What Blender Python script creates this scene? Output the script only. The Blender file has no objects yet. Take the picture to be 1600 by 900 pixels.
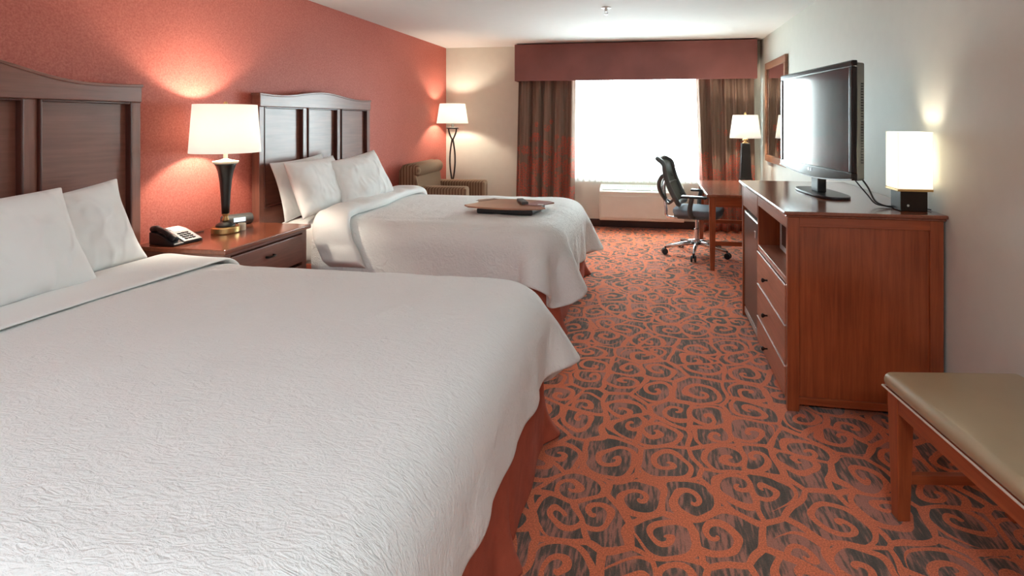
import bpy, bmesh, math, random
import numpy as np
from mathutils import Vector, Matrix
PI = math.pi
R = math.radians
SC = bpy.context.scene
COL = SC.collection

# ------------------------------------------------------------------ materials
def new_mat(name):
    m = bpy.data.materials.new(name); m.use_nodes = True
    nt = m.node_tree; nt.nodes.clear()
    out = nt.nodes.new('ShaderNodeOutputMaterial')
    return m, nt, out
def N(nt, typ, **kw):
    n = nt.nodes.new(typ)
    for k, v in kw.items():
        if k.startswith('i_'):
            n.inputs[k[2:].replace('_', ' ')].default_value = v
        else:
            setattr(n, k, v)
    return n
def L(nt, a, b): nt.links.new(a, b)
def coords(nt, scale=(1, 1, 1), rot=(0, 0, 0)):
    tc = N(nt, 'ShaderNodeTexCoord'); mp = N(nt, 'ShaderNodeMapping')
    mp.inputs['Scale'].default_value = scale; mp.inputs['Rotation'].default_value = rot
    L(nt, tc.outputs['Object'], mp.inputs['Vector']); return mp.outputs['Vector']
def ramp(nt, fac, stops):
    r = N(nt, 'ShaderNodeValToRGB'); cr = r.color_ramp
    while len(cr.elements) < len(stops): cr.elements.new(0.5)
    for e, (p, c) in zip(cr.elements, stops):
        e.position = p; e.color = (*c, 1) if len(c) == 3 else c
    L(nt, fac, r.inputs['Fac']); return r.outputs['Color']
def math_n(nt, op, a, b=None, c=None, clamp=False):
    n = N(nt, 'ShaderNodeMath', operation=op); n.use_clamp = clamp
    for i, v in enumerate((a, b, c)):
        if v is None: continue
        if isinstance(v, (int, float)): n.inputs[i].default_value = v
        else: L(nt, v, n.inputs[i])
    return n.outputs[0]
def mixc(nt, f, a, b):
    n = N(nt, 'ShaderNodeMix', data_type='RGBA')
    for s, v in ((n.inputs[0], f), (n.inputs[6], a), (n.inputs[7], b)):
        if isinstance(v, (int, float)): s.default_value = v
        elif isinstance(v, tuple): s.default_value = (*v, 1) if len(v) == 3 else v
        else: L(nt, v, s)
    return n.outputs[2]
def bump(nt, h, strength, dist=0.01):
    b = N(nt, 'ShaderNodeBump'); b.inputs['Strength'].default_value = strength
    b.inputs['Distance'].default_value = dist
    L(nt, h, b.inputs['Height']); return b.outputs['Normal']
def bsdf(nt, out, color, rough=0.5, metal=0.0, spec=0.5, normal=None, **kw):
    p = N(nt, 'ShaderNodeBsdfPrincipled')
    if isinstance(color, tuple): p.inputs['Base Color'].default_value = (*color, 1)
    else: L(nt, color, p.inputs['Base Color'])
    if isinstance(rough, (int, float)): p.inputs['Roughness'].default_value = rough
    else: L(nt, rough, p.inputs['Roughness'])
    p.inputs['Metallic'].default_value = metal
    p.inputs['Specular IOR Level'].default_value = spec
    for k, v in kw.items(): p.inputs[k.replace('_', ' ')].default_value = v
    if normal is not None: L(nt, normal, p.inputs['Normal'])
    L(nt, p.outputs[0], out.inputs['Surface']); return p

def plain(name, color, rough=0.5, metal=0.0, spec=0.5, var=0.06, scale=12, bs=0.0, bscale=200, **kw):
    m, nt, out = new_mat(name)
    v = coords(nt)
    n = N(nt, 'ShaderNodeTexNoise', i_Scale=scale, i_Detail=3); L(nt, v, n.inputs['Vector'])
    c0 = tuple(max(0, c * (1 - var)) for c in color); c1 = tuple(min(1, c * (1 + var)) for c in color)
    col = ramp(nt, n.outputs['Fac'], [(0.3, c0), (0.7, c1)])
    nm = None
    if bs:
        n2 = N(nt, 'ShaderNodeTexNoise', i_Scale=bscale, i_Detail=2); L(nt, v, n2.inputs['Vector'])
        nm = bump(nt, n2.outputs['Fac'], bs, 0.004)
    bsdf(nt, out, col, rough, metal, spec, nm, **kw)
    return m

def wood(name, dark, light, rough=0.28, axis='Z', scale=1.0, coat=0.3):
    m, nt, out = new_mat(name)
    sc = {'X': (1.2, 22, 22), 'Y': (22, 1.2, 22), 'Z': (22, 22, 1.2)}[axis]
    v = coords(nt, tuple(s * scale for s in sc))
    n = N(nt, 'ShaderNodeTexNoise', i_Scale=2.2, i_Detail=6, i_Roughness=0.6, i_Distortion=0.4); L(nt, v, n.inputs['Vector'])
    v2 = coords(nt, (2.5, 2.5, 2.5))
    n2 = N(nt, 'ShaderNodeTexNoise', i_Scale=1.6, i_Detail=2); L(nt, v2, n2.inputs['Vector'])
    f = math_n(nt, 'ADD', math_n(nt, 'MULTIPLY', n.outputs['Fac'], 0.7), math_n(nt, 'MULTIPLY', n2.outputs['Fac'], 0.3))
    col = ramp(nt, f, [(0.33, dark), (0.68, light)])
    nm = bump(nt, n.outputs['Fac'], 0.04, 0.002)
    bsdf(nt, out, col, rough, 0, 0.5, nm, Coat_Weight=coat, Coat_Roughness=0.18)
    return m

M = {}
CH_D, CH_L = (0.190, 0.037, 0.011), (0.380, 0.088, 0.028)
M['cherry_z'] = wood('cherry_wood_upright', CH_D, CH_L, axis='Z')
M['cherry_x'] = wood('cherry_wood_across', CH_D, CH_L, axis='X')
M['cherry_y'] = wood('cherry_wood_along', CH_D, CH_L, axis='Y')
M['top'] = wood('polished_table_top', (0.17, 0.050, 0.026), (0.27, 0.085, 0.045), rough=0.2, axis='Y', coat=0.5)
M['head_z'] = wood('headboard_wood_upright', (0.165, 0.060, 0.040), (0.245, 0.094, 0.064), rough=0.38, axis='Z')
M['head_y'] = wood('headboard_wood_across', (0.165, 0.060, 0.040), (0.245, 0.094, 0.064), rough=0.38, axis='Y')
M['frame_wood'] = wood('warm_brown_frame_wood', (0.20, 0.085, 0.045), (0.32, 0.15, 0.085), rough=0.35, axis='Y')
M['bead'] = wood('dark_moulding_wood', (0.05, 0.012, 0.008), (0.085, 0.02, 0.012), rough=0.3, axis='Z')
M['drawer'] = wood('sheen_lit_front_wood', (0.30, 0.105, 0.060), (0.45, 0.175, 0.105), rough=0.35, axis='Y')  # window sheen on the dresser front is put into this lighter colour
M['black'] = plain('black_plastic', (0.012, 0.012, 0.014), 0.35)
M['grey_plastic'] = plain('dark_grey_plastic', (0.075, 0.08, 0.078), 0.42)
M['black_satin'] = plain('black_satin_lacquer', (0.014, 0.014, 0.013), 0.32)
M['bronze'] = plain('dark_bronze', (0.03, 0.022, 0.018), 0.35, 0.7)
M['gold'] = plain('aged_gold', (0.62, 0.42, 0.18), 0.32, 0.85)
M['cream'] = plain('cream_enamel', (0.75, 0.70, 0.55), 0.4)
M['chrome'] = plain('brushed_chrome', (0.72, 0.72, 0.73), 0.2, 0.95, var=0.02)
M['iron'] = plain('dark_iron', (0.06, 0.055, 0.05), 0.4, 0.6)
M['white_plastic'] = plain('off_white_plastic', (0.72, 0.70, 0.62), 0.45, var=0.02)
M['white_paint'] = plain('white_painted_metal', (0.8, 0.8, 0.78), 0.4, var=0.02)
M['grille'] = plain('grey_green_louvre', (0.42, 0.44, 0.38), 0.5)
M['paper'] = plain('white_paper', (0.8, 0.8, 0.78), 0.7, var=0.02)
M['silver'] = plain('silver_plastic', (0.5, 0.51, 0.52), 0.35, 0.3)
M['fridge'] = plain('brushed_dark_steel', (0.085, 0.055, 0.05), 0.3, 0.55)
M['seat_grey'] = plain('blue_grey_seat_fabric', (0.16, 0.185, 0.22), 0.85, bs=0.3, bscale=300)
M['leather'] = plain('olive_brown_leather', (0.36, 0.275, 0.165), 0.30, spec=0.6, var=0.05, scale=5, bs=0.05, bscale=140, Coat_Weight=0.6, Coat_Roughness=0.22)
M['piping'] = plain('pale_welt_cord', (0.62, 0.52, 0.44), 0.5)
M['steel_trim'] = plain('pale_metal_trim', (0.75, 0.68, 0.64), 0.35, 0.6)
M['valance'] = plain('mauve_brown_valance_fabric', (0.235, 0.088, 0.078), 0.85, var=0.1, scale=3, bs=0.2, bscale=260)
M['skirt'] = plain('rust_red_skirt_fabric', (0.40, 0.085, 0.045), 0.85, var=0.1, scale=20, bs=0.3, bscale=250)
M['mattress'] = plain('white_sheet', (0.80, 0.80, 0.78), 0.8, var=0.02, bs=0.15, bscale=60)
M['base_dark'] = plain('dark_brown_baseboard_vinyl', (0.045, 0.018, 0.013), 0.45)
M['board'] = plain('brown_board_laminate', (0.40, 0.20, 0.13), 0.3, var=0.15, scale=4)
M['card'] = plain('mauve_printed_card', (0.30, 0.13, 0.12), 0.4, var=0.15, scale=25)
M['lcd'] = plain('lit_clock_display', (0.5, 0.6, 0.65), 0.3, Emission_Color=(.7, .85, .9, 1), Emission_Strength=.6)

def fabric_white(name, col=(0.80, 0.80, 0.775), wr=0.5, sc=14, ripple=0.35):
    m, nt, out = new_mat(name)
    v = coords(nt)
    a = N(nt, 'ShaderNodeTexNoise', i_Scale=sc, i_Detail=6, i_Roughness=0.62, i_Distortion=1.6); L(nt, v, a.inputs['Vector'])
    vs = coords(nt, (1.0, 3.2, 1.0), (0, 0, 0.5))
    b = N(nt, 'ShaderNodeTexNoise', i_Scale=22, i_Detail=4, i_Distortion=2.2); L(nt, vs, b.inputs['Vector'])
    c = N(nt, 'ShaderNodeTexNoise', i_Scale=260, i_Detail=1); L(nt, v, c.inputs['Vector'])
    h = math_n(nt, 'ADD', math_n(nt, 'MULTIPLY', a.outputs['Fac'], 1.0), math_n(nt, 'MULTIPLY', b.outputs['Fac'], ripple * 2))
    h = math_n(nt, 'ADD', h, math_n(nt, 'MULTIPLY', c.outputs['Fac'], 0.15))
    nm = bump(nt, h, wr, 0.012)
    bsdf(nt, out, col, 0.85, 0, 0.2, nm, Sheen_Weight=0.15)
    return m
M['duvet'] = fabric_white('white_woven_duvet_cover', (0.83, 0.84, 0.83), wr=0.62)
def pillow_mat():
    m, nt, out = new_mat('white_pillowcase_cotton')
    v = coords(nt, (1.6, 1, 1))
    a = N(nt, 'ShaderNodeTexNoise', noise_type='RIDGED_MULTIFRACTAL', i_Scale=6.0, i_Detail=3, i_Roughness=0.4, i_Distortion=0.8); L(nt, v, a.inputs['Vector'])
    nm = bump(nt, a.outputs['Fac'], 1.0, 0.02)
    bsdf(nt, out, (0.82, 0.82, 0.81), 0.85, 0, 0.2, nm, Sheen_Weight=0.1); return m
M['pillow'] = pillow_mat()
M['sheetfold'] = fabric_white('white_folded_sheet', (0.80, 0.81, 0.80), 0.2, 9, 0.15)

def wallpaper():
    m, nt, out = new_mat('red_textured_wallpaper')
    v = coords(nt)
    n = N(nt, 'ShaderNodeTexNoise', i_Scale=95, i_Detail=4, i_Roughness=0.7); L(nt, v, n.inputs['Vector'])
    n2 = N(nt, 'ShaderNodeTexNoise', i_Scale=1.2, i_Detail=2); L(nt, v, n2.inputs['Vector'])
    f = math_n(nt, 'ADD', math_n(nt, 'MULTIPLY', n.outputs['Fac'], 0.8), math_n(nt, 'MULTIPLY', n2.outputs['Fac'], 0.2))
    col = ramp(nt, f, [(0.36, (0.40, 0.088, 0.060)), (0.64, (0.56, 0.165, 0.125))])
    nm = bump(nt, n.outputs['Fac'], 0.3, 0.004)
    bsdf(nt, out, col, 0.55, 0, 0.35, nm); return m
M['red_wall'] = wallpaper()
M['cream_wall'] = plain('cream_wall_paint', (0.66, 0.635, 0.55), 0.7, var=0.015, bs=0.08, bscale=120)
M['grey_wall'] = plain('pale_wall_paint', (0.64, 0.65, 0.59), 0.6, var=0.015, bs=0.08, bscale=120)
M['ceiling'] = plain('white_ceiling_paint', (0.74, 0.745, 0.72), 0.8, var=0.01, bs=0.05, bscale=90)

def carpet():
    m, nt, out = new_mat('orange_scroll_carpet')
    v = coords(nt)
    # slight warp so that the scrolls are not geometric
    wn = N(nt, 'ShaderNodeTexNoise', i_Scale=5.0, i_Detail=1); L(nt, v, wn.inputs['Vector'])
    wv = N(nt, 'ShaderNodeVectorMath', operation='SUBTRACT'); L(nt, wn.outputs['Color'], wv.inputs[0]); wv.inputs[1].default_value = (0.5, 0.5, 0.5)
    ws = N(nt, 'ShaderNodeVectorMath', operation='SCALE'); L(nt, wv.outputs[0], ws.inputs[0]); ws.inputs['Scale'].default_value = 0.11
    wa = N(nt, 'ShaderNodeVectorMath', operation='ADD'); L(nt, v, wa.inputs[0]); L(nt, ws.outputs[0], wa.inputs[1])
    vec = wa.outputs[0]
    def layer(scale, pitch, wr, ring, off):
        mp = N(nt, 'ShaderNodeMapping'); mp.inputs['Location'].default_value = off; L(nt, vec, mp.inputs['Vector'])
        vv = mp.outputs[0]
        vo = N(nt, 'ShaderNodeTexVoronoi', voronoi_dimensions='2D', feature='F1'); vo.inputs['Scale'].default_value = scale; vo.inputs['Randomness'].default_value = 0.75
        L(nt, vv, vo.inputs['Vector'])
        ed = N(nt, 'ShaderNodeTexVoronoi', voronoi_dimensions='2D', feature='DISTANCE_TO_EDGE'); ed.inputs['Scale'].default_value = scale; ed.inputs['Randomness'].default_value = 0.75
        L(nt, vv, ed.inputs['Vector'])
        d = N(nt, 'ShaderNodeVectorMath', operation='SUBTRACT'); L(nt, vv, d.inputs[0]); L(nt, vo.outputs['Position'], d.inputs[1])
        sp = N(nt, 'ShaderNodeSeparateXYZ'); L(nt, d.outputs[0], sp.inputs[0])
        cc = N(nt, 'ShaderNodeSeparateColor'); L(nt, vo.outputs['Color'], cc.inputs[0])
        sgn = math_n(nt, 'SUBTRACT', math_n(nt, 'MULTIPLY', math_n(nt, 'GREATER_THAN', cc.outputs[0], 0.5), 2), 1)
        yy = math_n(nt, 'MULTIPLY', sp.outputs[1], sgn)
        ang = math_n(nt, 'ARCTAN2', yy, sp.outputs[0])
        r = math_n(nt, 'SQRT', math_n(nt, 'ADD', math_n(nt, 'MULTIPLY', sp.outputs[0], sp.outputs[0]), math_n(nt, 'MULTIPLY', yy, yy)))
        t = math_n(nt, 'ADD', math_n(nt, 'SUBTRACT', math_n(nt, 'DIVIDE', r, pitch), math_n(nt, 'DIVIDE', ang, 2 * PI)), cc.outputs[1])
        fr = math_n(nt, 'FRACT', t)
        band = math_n(nt, 'ABSOLUTE', math_n(nt, 'SUBTRACT', fr, 0.5))
        line = math_n(nt, 'LESS_THAN', band, wr)
        inner = math_n(nt, 'LESS_THAN', r, ring)
        line = math_n(nt, 'MULTIPLY', line, inner)
        e = math_n(nt, 'LESS_THAN', ed.outputs['Distance'], 0.062)
        return math_n(nt, 'MAXIMUM', line, e)
    mask = layer(5.0, 0.074, 0.185, 0.120, (0, 0, 0))
    # ground: brown grey with pinkish streaks running along the room
    s1 = coords(nt, (80, 13, 1)); n1 = N(nt, 'ShaderNodeTexNoise', i_Scale=1.0, i_Detail=3); L(nt, s1, n1.inputs['Vector'])
    s2 = coords(nt, (9, 3, 1)); n2 = N(nt, 'ShaderNodeTexNoise', i_Scale=1.0, i_Detail=2); L(nt, s2, n2.inputs['Vector'])
    g = math_n(nt, 'ADD', math_n(nt, 'MULTIPLY', n1.outputs['Fac'], 0.6), math_n(nt, 'MULTIPLY', n2.outputs['Fac'], 0.55))
    ground = ramp(nt, g, [(0.45, (0.070, 0.052, 0.036)), (0.56, (0.13, 0.080, 0.055)), (0.64, (0.42, 0.155, 0.105))])
    pile = N(nt, 'ShaderNodeTexNoise', i_Scale=190, i_Detail=5, i_Roughness=0.75); L(nt, v, pile.inputs['Vector'])
    orange = ramp(nt, pile.outputs['Fac'], [(0.3, (0.53, 0.105, 0.034)), (0.7, (0.82, 0.21, 0.080))])
    col = mixc(nt, mask, ground, orange)
    sp2 = math_n(nt, 'ADD', math_n(nt, 'MULTIPLY', pile.outputs['Fac'], 1.5), 0.22)
    mul = N(nt, 'ShaderNodeVectorMath', operation='SCALE'); L(nt, col, mul.inputs[0]); L(nt, sp2, mul.inputs['Scale'])
    h = math_n(nt, 'ADD', math_n(nt, 'MULTIPLY', mask, 0.5), pile.outputs['Fac'])
    nm = bump(nt, h, 0.6, 0.006)
    bsdf(nt, out, mul.outputs[0], 0.95, 0, 0.1, nm, Sheen_Weight=0.2); return m
M['carpet'] = carpet()

def curtain_mat():
    m, nt, out = new_mat('brown_curtain_with_red_flowers')
    v = coords(nt)
    tc = N(nt, 'ShaderNodeTexCoord'); sep = N(nt, 'ShaderNodeSeparateXYZ'); L(nt, tc.outputs['Object'], sep.inputs[0])
    st = coords(nt, (60, 60, 0.6)); n = N(nt, 'ShaderNodeTexNoise', i_Scale=1.0, i_Detail=3); L(nt, st, n.inputs['Vector'])
    base = ramp(nt, n.outputs['Fac'], [(0.35, (0.15, 0.095, 0.070)), (0.65, (0.25, 0.165, 0.125))])
    # big blossoms, more of them towards the hem, made of small petals
    vo = N(nt, 'ShaderNodeTexVoronoi', feature='F1'); vo.inputs['Scale'].default_value = 5.5; L(nt, v, vo.inputs['Vector'])
    pe = N(nt, 'ShaderNodeTexVoronoi', feature='DISTANCE_TO_EDGE'); pe.inputs['Scale'].default_value = 36; L(nt, v, pe.inputs['Vector'])
    cc = N(nt, 'ShaderNodeSeparateColor'); L(nt, vo.outputs['Color'], cc.inputs[0])
    low = math_n(nt, 'MULTIPLY', math_n(nt, 'SUBTRACT', 1.62, sep.outputs[2]), 1.1, clamp=True)
    blob = math_n(nt, 'LESS_THAN', vo.outputs['Distance'], math_n(nt, 'MULTIPLY', low, 0.75))
    pet = math_n(nt, 'GREATER_THAN', pe.outputs['Distance'], 0.12)
    f = math_n(nt, 'MULTIPLY', math_n(nt, 'MULTIPLY', blob, pet), 0.72)
    col = mixc(nt, f, base, (0.52, 0.085, 0.055))
    bsdf(nt, out, col, 0.8, 0, 0.2); return m
M['curtain'] = curtain_mat()

def armchair_mat():
    m, nt, out = new_mat('striped_olive_brown_upholstery')
    v = coords(nt, (1, 1, .15), (0, 0, PI / 4))
    w = N(nt, 'ShaderNodeTexWave', wave_type='BANDS', bands_direction='X'); w.inputs['Scale'].default_value = 13; w.inputs['Distortion'].default_value = 0.4
    L(nt, v, w.inputs['Vector'])
    col = ramp(nt, w.outputs['Fac'], [(0.2, (0.15, 0.085, 0.052)), (0.5, (0.22, 0.135, 0.082)), (0.85, (0.30, 0.20, 0.125))])
    bsdf(nt, out, col, 0.85, 0, 0.2); return m
M['armchair'] = armchair_mat()

def translucent(name, col, alpha_t, transl):
    m, nt, out = new_mat(name)
    v = coords(nt, (40, 40, 1)); n = N(nt, 'ShaderNodeTexNoise', i_Scale=1.0, i_Detail=2); L(nt, v, n.inputs['Vector'])
    c = ramp(nt, n.outputs['Fac'], [(0.3, tuple(x * 0.93 for x in col)), (0.7, col)])
    d = N(nt, 'ShaderNodeBsdfDiffuse'); L(nt, c, d.inputs[0])
    t = N(nt, 'ShaderNodeBsdfTranslucent'); L(nt, c, t.inputs[0])
    mx = N(nt, 'ShaderNodeMixShader'); mx.inputs[0].default_value = transl; L(nt, d.outputs[0], mx.inputs[1]); L(nt, t.outputs[0], mx.inputs[2])
    tr = N(nt, 'ShaderNodeBsdfTransparent')
    m2 = N(nt, 'ShaderNodeMixShader'); m2.inputs[0].default_value = alpha_t; L(nt, mx.outputs[0], m2.inputs[1]); L(nt, tr.outputs[0], m2.inputs[2])
    L(nt, m2.outputs[0], out.inputs['Surface']); return m
M['sheer'] = translucent('white_sheer_voile', (0.90, 0.89, 0.86), 0.30, 0.7)
M['mesh_back'] = translucent('grey_chair_mesh', (0.13, 0.14, 0.125), 0.07, 0.25)

def shade_mat(name, col, emit):
    m, nt, out = new_mat(name)
    v = coords(nt, (200, 200, 200)); n = N(nt, 'ShaderNodeTexNoise', i_Scale=1.0); L(nt, v, n.inputs['Vector'])
    c = ramp(nt, n.outputs['Fac'], [(0.3, tuple(x * 0.97 for x in col)), (0.7, col)])
    d = N(nt, 'ShaderNodeBsdfDiffuse'); L(nt, c, d.inputs[0])
    t = N(nt, 'ShaderNodeBsdfTranslucent'); L(nt, c, t.inputs[0])
    mx = N(nt, 'ShaderNodeMixShader'); mx.inputs[0].default_value = 0.35; L(nt, d.outputs[0], mx.inputs[1]); L(nt, t.outputs[0], mx.inputs[2])
    e = N(nt, 'ShaderNodeEmission'); e.inputs[0].default_value = (1.0, 0.97, 0.91, 1); e.inputs[1].default_value = emit
    ad = N(nt, 'ShaderNodeAddShader'); L(nt, mx.outputs[0], ad.inputs[0]); L(nt, e.outputs[0], ad.inputs[1])
    L(nt, ad.outputs[0], out.inputs['Surface']); return m
M['shade'] = shade_mat('lit_cream_lamp_shade', (0.80, 0.78, 0.71), 0.30)
M['fill_glass'] = shade_mat('fill_lamp_frosted_glass', (0.9, 0.9, 0.88), 3.0)  # glowing bowl of the added fill lamps

def glass(name, gl=0.08):
    m, nt, out = new_mat(name)
    t = N(nt, 'ShaderNodeBsdfTransparent'); t.inputs[0].default_value = (0.96, 0.98, 0.97, 1)
    g = N(nt, 'ShaderNodeBsdfGlossy'); g.inputs['Roughness'].default_value = 0.02
    mx = N(nt, 'ShaderNodeMixShader'); mx.inputs[0].default_value = gl
    L(nt, t.outputs[0], mx.inputs[1]); L(nt, g.outputs[0], mx.inputs[2]); L(nt, mx.outputs[0], out.inputs['Surface']); return m
M['glass'] = glass('window_glass')
m, nt, out = new_mat('mirror_glass'); bsdf(nt, out, (0.85, 0.86, 0.86), 0.01, 1.0); M['mirror'] = m
m, nt, out = new_mat('glossy_tv_screen'); bsdf(nt, out, (0.02, 0.024, 0.03), 0.13, 0, 1.0, None, Coat_Weight=1.0, Coat_Roughness=0.06); M['screen'] = m
m, nt, out = new_mat('microwave_door_glass'); bsdf(nt, out, (0.10, 0.10, 0.10), 0.08, 0.6, 0.8); M['mw_glass'] = m
m, nt, out = new_mat('gloss_black_bezel'); bsdf(nt, out, (0.006, 0.004, 0.005), 0.16, 0, 0.5); M['gloss'] = m

# ------------------------------------------------------------------ helpers
def thing(name, label, cat, loc=(0, 0, 0), rotz=0, group=None):
    o = bpy.data.objects.new(name, None); COL.objects.link(o)
    o.location = loc; o.rotation_euler = (0, 0, rotz); o.empty_display_size = 0.1
    o['label'] = label; o['category'] = cat
    if group: o['group'] = group
    return o
def tag(o, label, cat, group=None):
    o['label'] = label; o['category'] = cat
    if group: o['group'] = group
    return o
def obj(name, bm, mat, parent=None, bevel=0, seg=2, smooth=False, subsurf=0, label=None):
    bmesh.ops.recalc_face_normals(bm, faces=bm.faces)
    me = bpy.data.meshes.new(name); bm.to_mesh(me); bm.free()
    if smooth:
        for p in me.polygons: p.use_smooth = True
    o = bpy.data.objects.new(name, me); COL.objects.link(o)
    me.materials.append(mat)
    if parent is not None: o.parent = parent
    if bevel:
        b = o.modifiers.new('bevel', 'BEVEL'); b.width = bevel; b.segments = seg; b.limit_method = 'ANGLE'; b.angle_limit = R(40)
    if subsurf:
        s = o.modifiers.new('subsurf', 'SUBSURF'); s.levels = subsurf; s.render_levels = subsurf
    if label: o['label'] = label
    return o
def bx(bm, x0, x1, y0, y1, z0, z1, mtx=None):
    vs = [bm.verts.new((x, y, z)) for z in (z0, z1) for y in (y0, y1) for x in (x0, x1)]
    for f in ((0, 2, 3, 1), (4, 5, 7, 6), (0, 1, 5, 4), (2, 6, 7, 3), (0, 4, 6, 2), (1, 3, 7, 5)):
        bm.faces.new([vs[i] for i in f])
    if mtx is not None: bmesh.ops.transform(bm, matrix=mtx, verts=vs)
    return vs
def box(name, d, mat, parent=None, bevel=0.003, **kw):
    bm = bmesh.new(); bx(bm, *d); return obj(name, bm, mat, parent, bevel, **kw)
def boxes(name, ds, mat, parent=None, bevel=0.003, **kw):
    bm = bmesh.new()
    for d in ds: bx(bm, *d)
    return obj(name, bm, mat, parent, bevel, **kw)
def lathe(bm, prof, n=32, c=(0, 0), rot=0.0, cap=True):
    rings = []
    for r, z in prof:
        rings.append([bm.verts.new((c[0] + r * math.cos(rot + 2 * PI * i / n), c[1] + r * math.sin(rot + 2 * PI * i / n), z)) for i in range(n)])
    for a, b in zip(rings, rings[1:]):
        for i in range(n):
            bm.faces.new((a[i], a[(i + 1) % n], b[(i + 1) % n], b[i]))
    if cap:
        bm.faces.new(rings[0][::-1]); bm.faces.new(rings[-1])
def tube(bm, pts, r, n=8, closed=False):
    pts = [Vector(p) for p in pts]
    rad = r if isinstance(r, (list, tuple)) else [r] * len(pts)
    rings = []; up = Vector((0, 0, 1)); prev = None
    for i, p in enumerate(pts):
        a = pts[max(i - 1, 0)] if not closed else pts[i - 1]
        b = pts[min(i + 1, len(pts) - 1)] if not closed else pts[(i + 1) % len(pts)]
        t = (b - a).normalized()
        if prev is None:
            s = t.cross(up)
            if s.length < 1e-3: s = t.cross(Vector((1, 0, 0)))
        else:
            s = prev - t * prev.dot(t)
        s.normalize(); prev = s; u = s.cross(t)
        rings.append([bm.verts.new(p + (s * math.cos(2 * PI * k / n) + u * math.sin(2 * PI * k / n)) * rad[i]) for k in range(n)])
    m_ = len(rings)
    for i in range(m_ if closed else m_ - 1):
        a, b = rings[i], rings[(i + 1) % m_]
        for k in range(n): bm.faces.new((a[k], a[(k + 1) % n], b[(k + 1) % n], b[k]))
    if not closed:
        bm.faces.new(rings[0][::-1]); bm.faces.new(rings[-1])
def prism(bm, poly, lo, hi, plane='XY'):
    def P(a, b, h): return {'XY': (a, b, h), 'YZ': (h, a, b), 'XZ': (a, h, b)}[plane]
    A = [bm.verts.new(P(a, b, lo)) for a, b in poly]; B = [bm.verts.new(P(a, b, hi)) for a, b in poly]
    bm.faces.new(A); bm.faces.new(B[::-1])
    n = len(poly)
    for i in range(n): bm.faces.new((A[i], A[(i + 1) % n], B[(i + 1) % n], B[i]))
def grid_obj(name, V, mat, parent=None, thick=0, sub=0, closed_u=False, offset=1.0):
    """V: array [nu][nv][3]"""
    V = np.asarray(V); nu, nv = V.shape[:2]
    me = bpy.data.meshes.new(name); faces = []
    for i in range(nu if closed_u else nu - 1):
        for j in range(nv - 1):
            a = i * nv + j; b = ((i + 1) % nu) * nv + j
            faces.append((a, b, b + 1, a + 1))
    me.from_pydata(V.reshape(-1, 3).tolist(), [], faces); me.update()
    for p in me.polygons: p.use_smooth = True
    o = bpy.data.objects.new(name, me); COL.objects.link(o); me.materials.append(mat)
    if parent is not None: o.parent = parent
    if thick:
        s = o.modifiers.new('solid', 'SOLIDIFY'); s.thickness = thick; s.offset = offset
    if sub:
        s = o.modifiers.new('sub', 'SUBSURF'); s.levels = sub; s.render_levels = sub
    return o
def struct(o): o['kind'] = 'structure'; return o
def catmull(pts, n=8, closed=False):
    P = [Vector(p) for p in pts]; out = []; m_ = len(P)
    for i in range(m_ if closed else m_ - 1):
        p0 = P[i - 1] if (closed or i > 0) else P[0]; p1 = P[i]; p2 = P[(i + 1) % m_]
        p3 = P[(i + 2) % m_] if closed else P[min(i + 2, m_ - 1)]
        for k in range(n):
            t = k / n
            out.append(0.5 * ((2 * p1) + (-p0 + p2) * t + (2 * p0 - 5 * p1 + 4 * p2 - p3) * t * t + (-p0 + 3 * p1 - 3 * p2 + p3) * t ** 3))
    if not closed: out.append(P[-1])
    return out

# ------------------------------------------------------------------ room shell
XL, XR, BY, H, FY = -2.834, 1.36, 7.06, 2.42, -2.4
JY, JX = 2.20, 1.78     # the right wall steps back beyond the photo's edge
struct(box('floor', (XL - .1, JX + .1, FY - .1, BY + .1, -0.05, 0), M['carpet'], bevel=0))
struct(box('ceiling', (XL - .1, JX + .1, FY - .1, BY + .1, H, H + 0.05), M['ceiling'], bevel=0))
struct(box('wall_left', (XL - .1, XL, FY - .1, BY + .1, 0, H), M['red_wall'], bevel=0))
struct(boxes('wall_right', [(XR, XR + .1, JY, BY + .1, 0, H), (XR + .1, JX + .1, JY, JY + .1, 0, H), (JX, JX + .1, FY - .1, JY, 0, H)], M['grey_wall'], bevel=0))
struct(box('wall_front', (XL, JX, FY - .1, FY, 0, H), M['cream_wall'], bevel=0))
WX0, WX1, WZ0, WZ1 = -1.10, 0.86, 0.70, 2.12
struct(boxes('wall_back', [(XL, WX0, BY, BY + .16, 0, H), (WX1, XR + .1, BY, BY + .16, 0, H), (WX0, WX1, BY, BY + .16, 0, WZ0), (WX0, WX1, BY, BY + .16, WZ1, H)], M['cream_wall'], bevel=0))
struct(boxes('baseboard_back', [(XL, -0.68, BY - .015, BY, 0, .10), (-0.68, XR, BY - .015, BY, 0, .10)], M['base_dark'], bevel=0.004))
struct(box('baseboard_left', (XL, XL + .015, FY, BY - .015, 0, .10), M['base_dark'], bevel=0.004))
struct(box('baseboard_right', (XR - .015, XR, JY, BY - .015, 0, .10), M['base_dark'], bevel=0.004))
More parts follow.
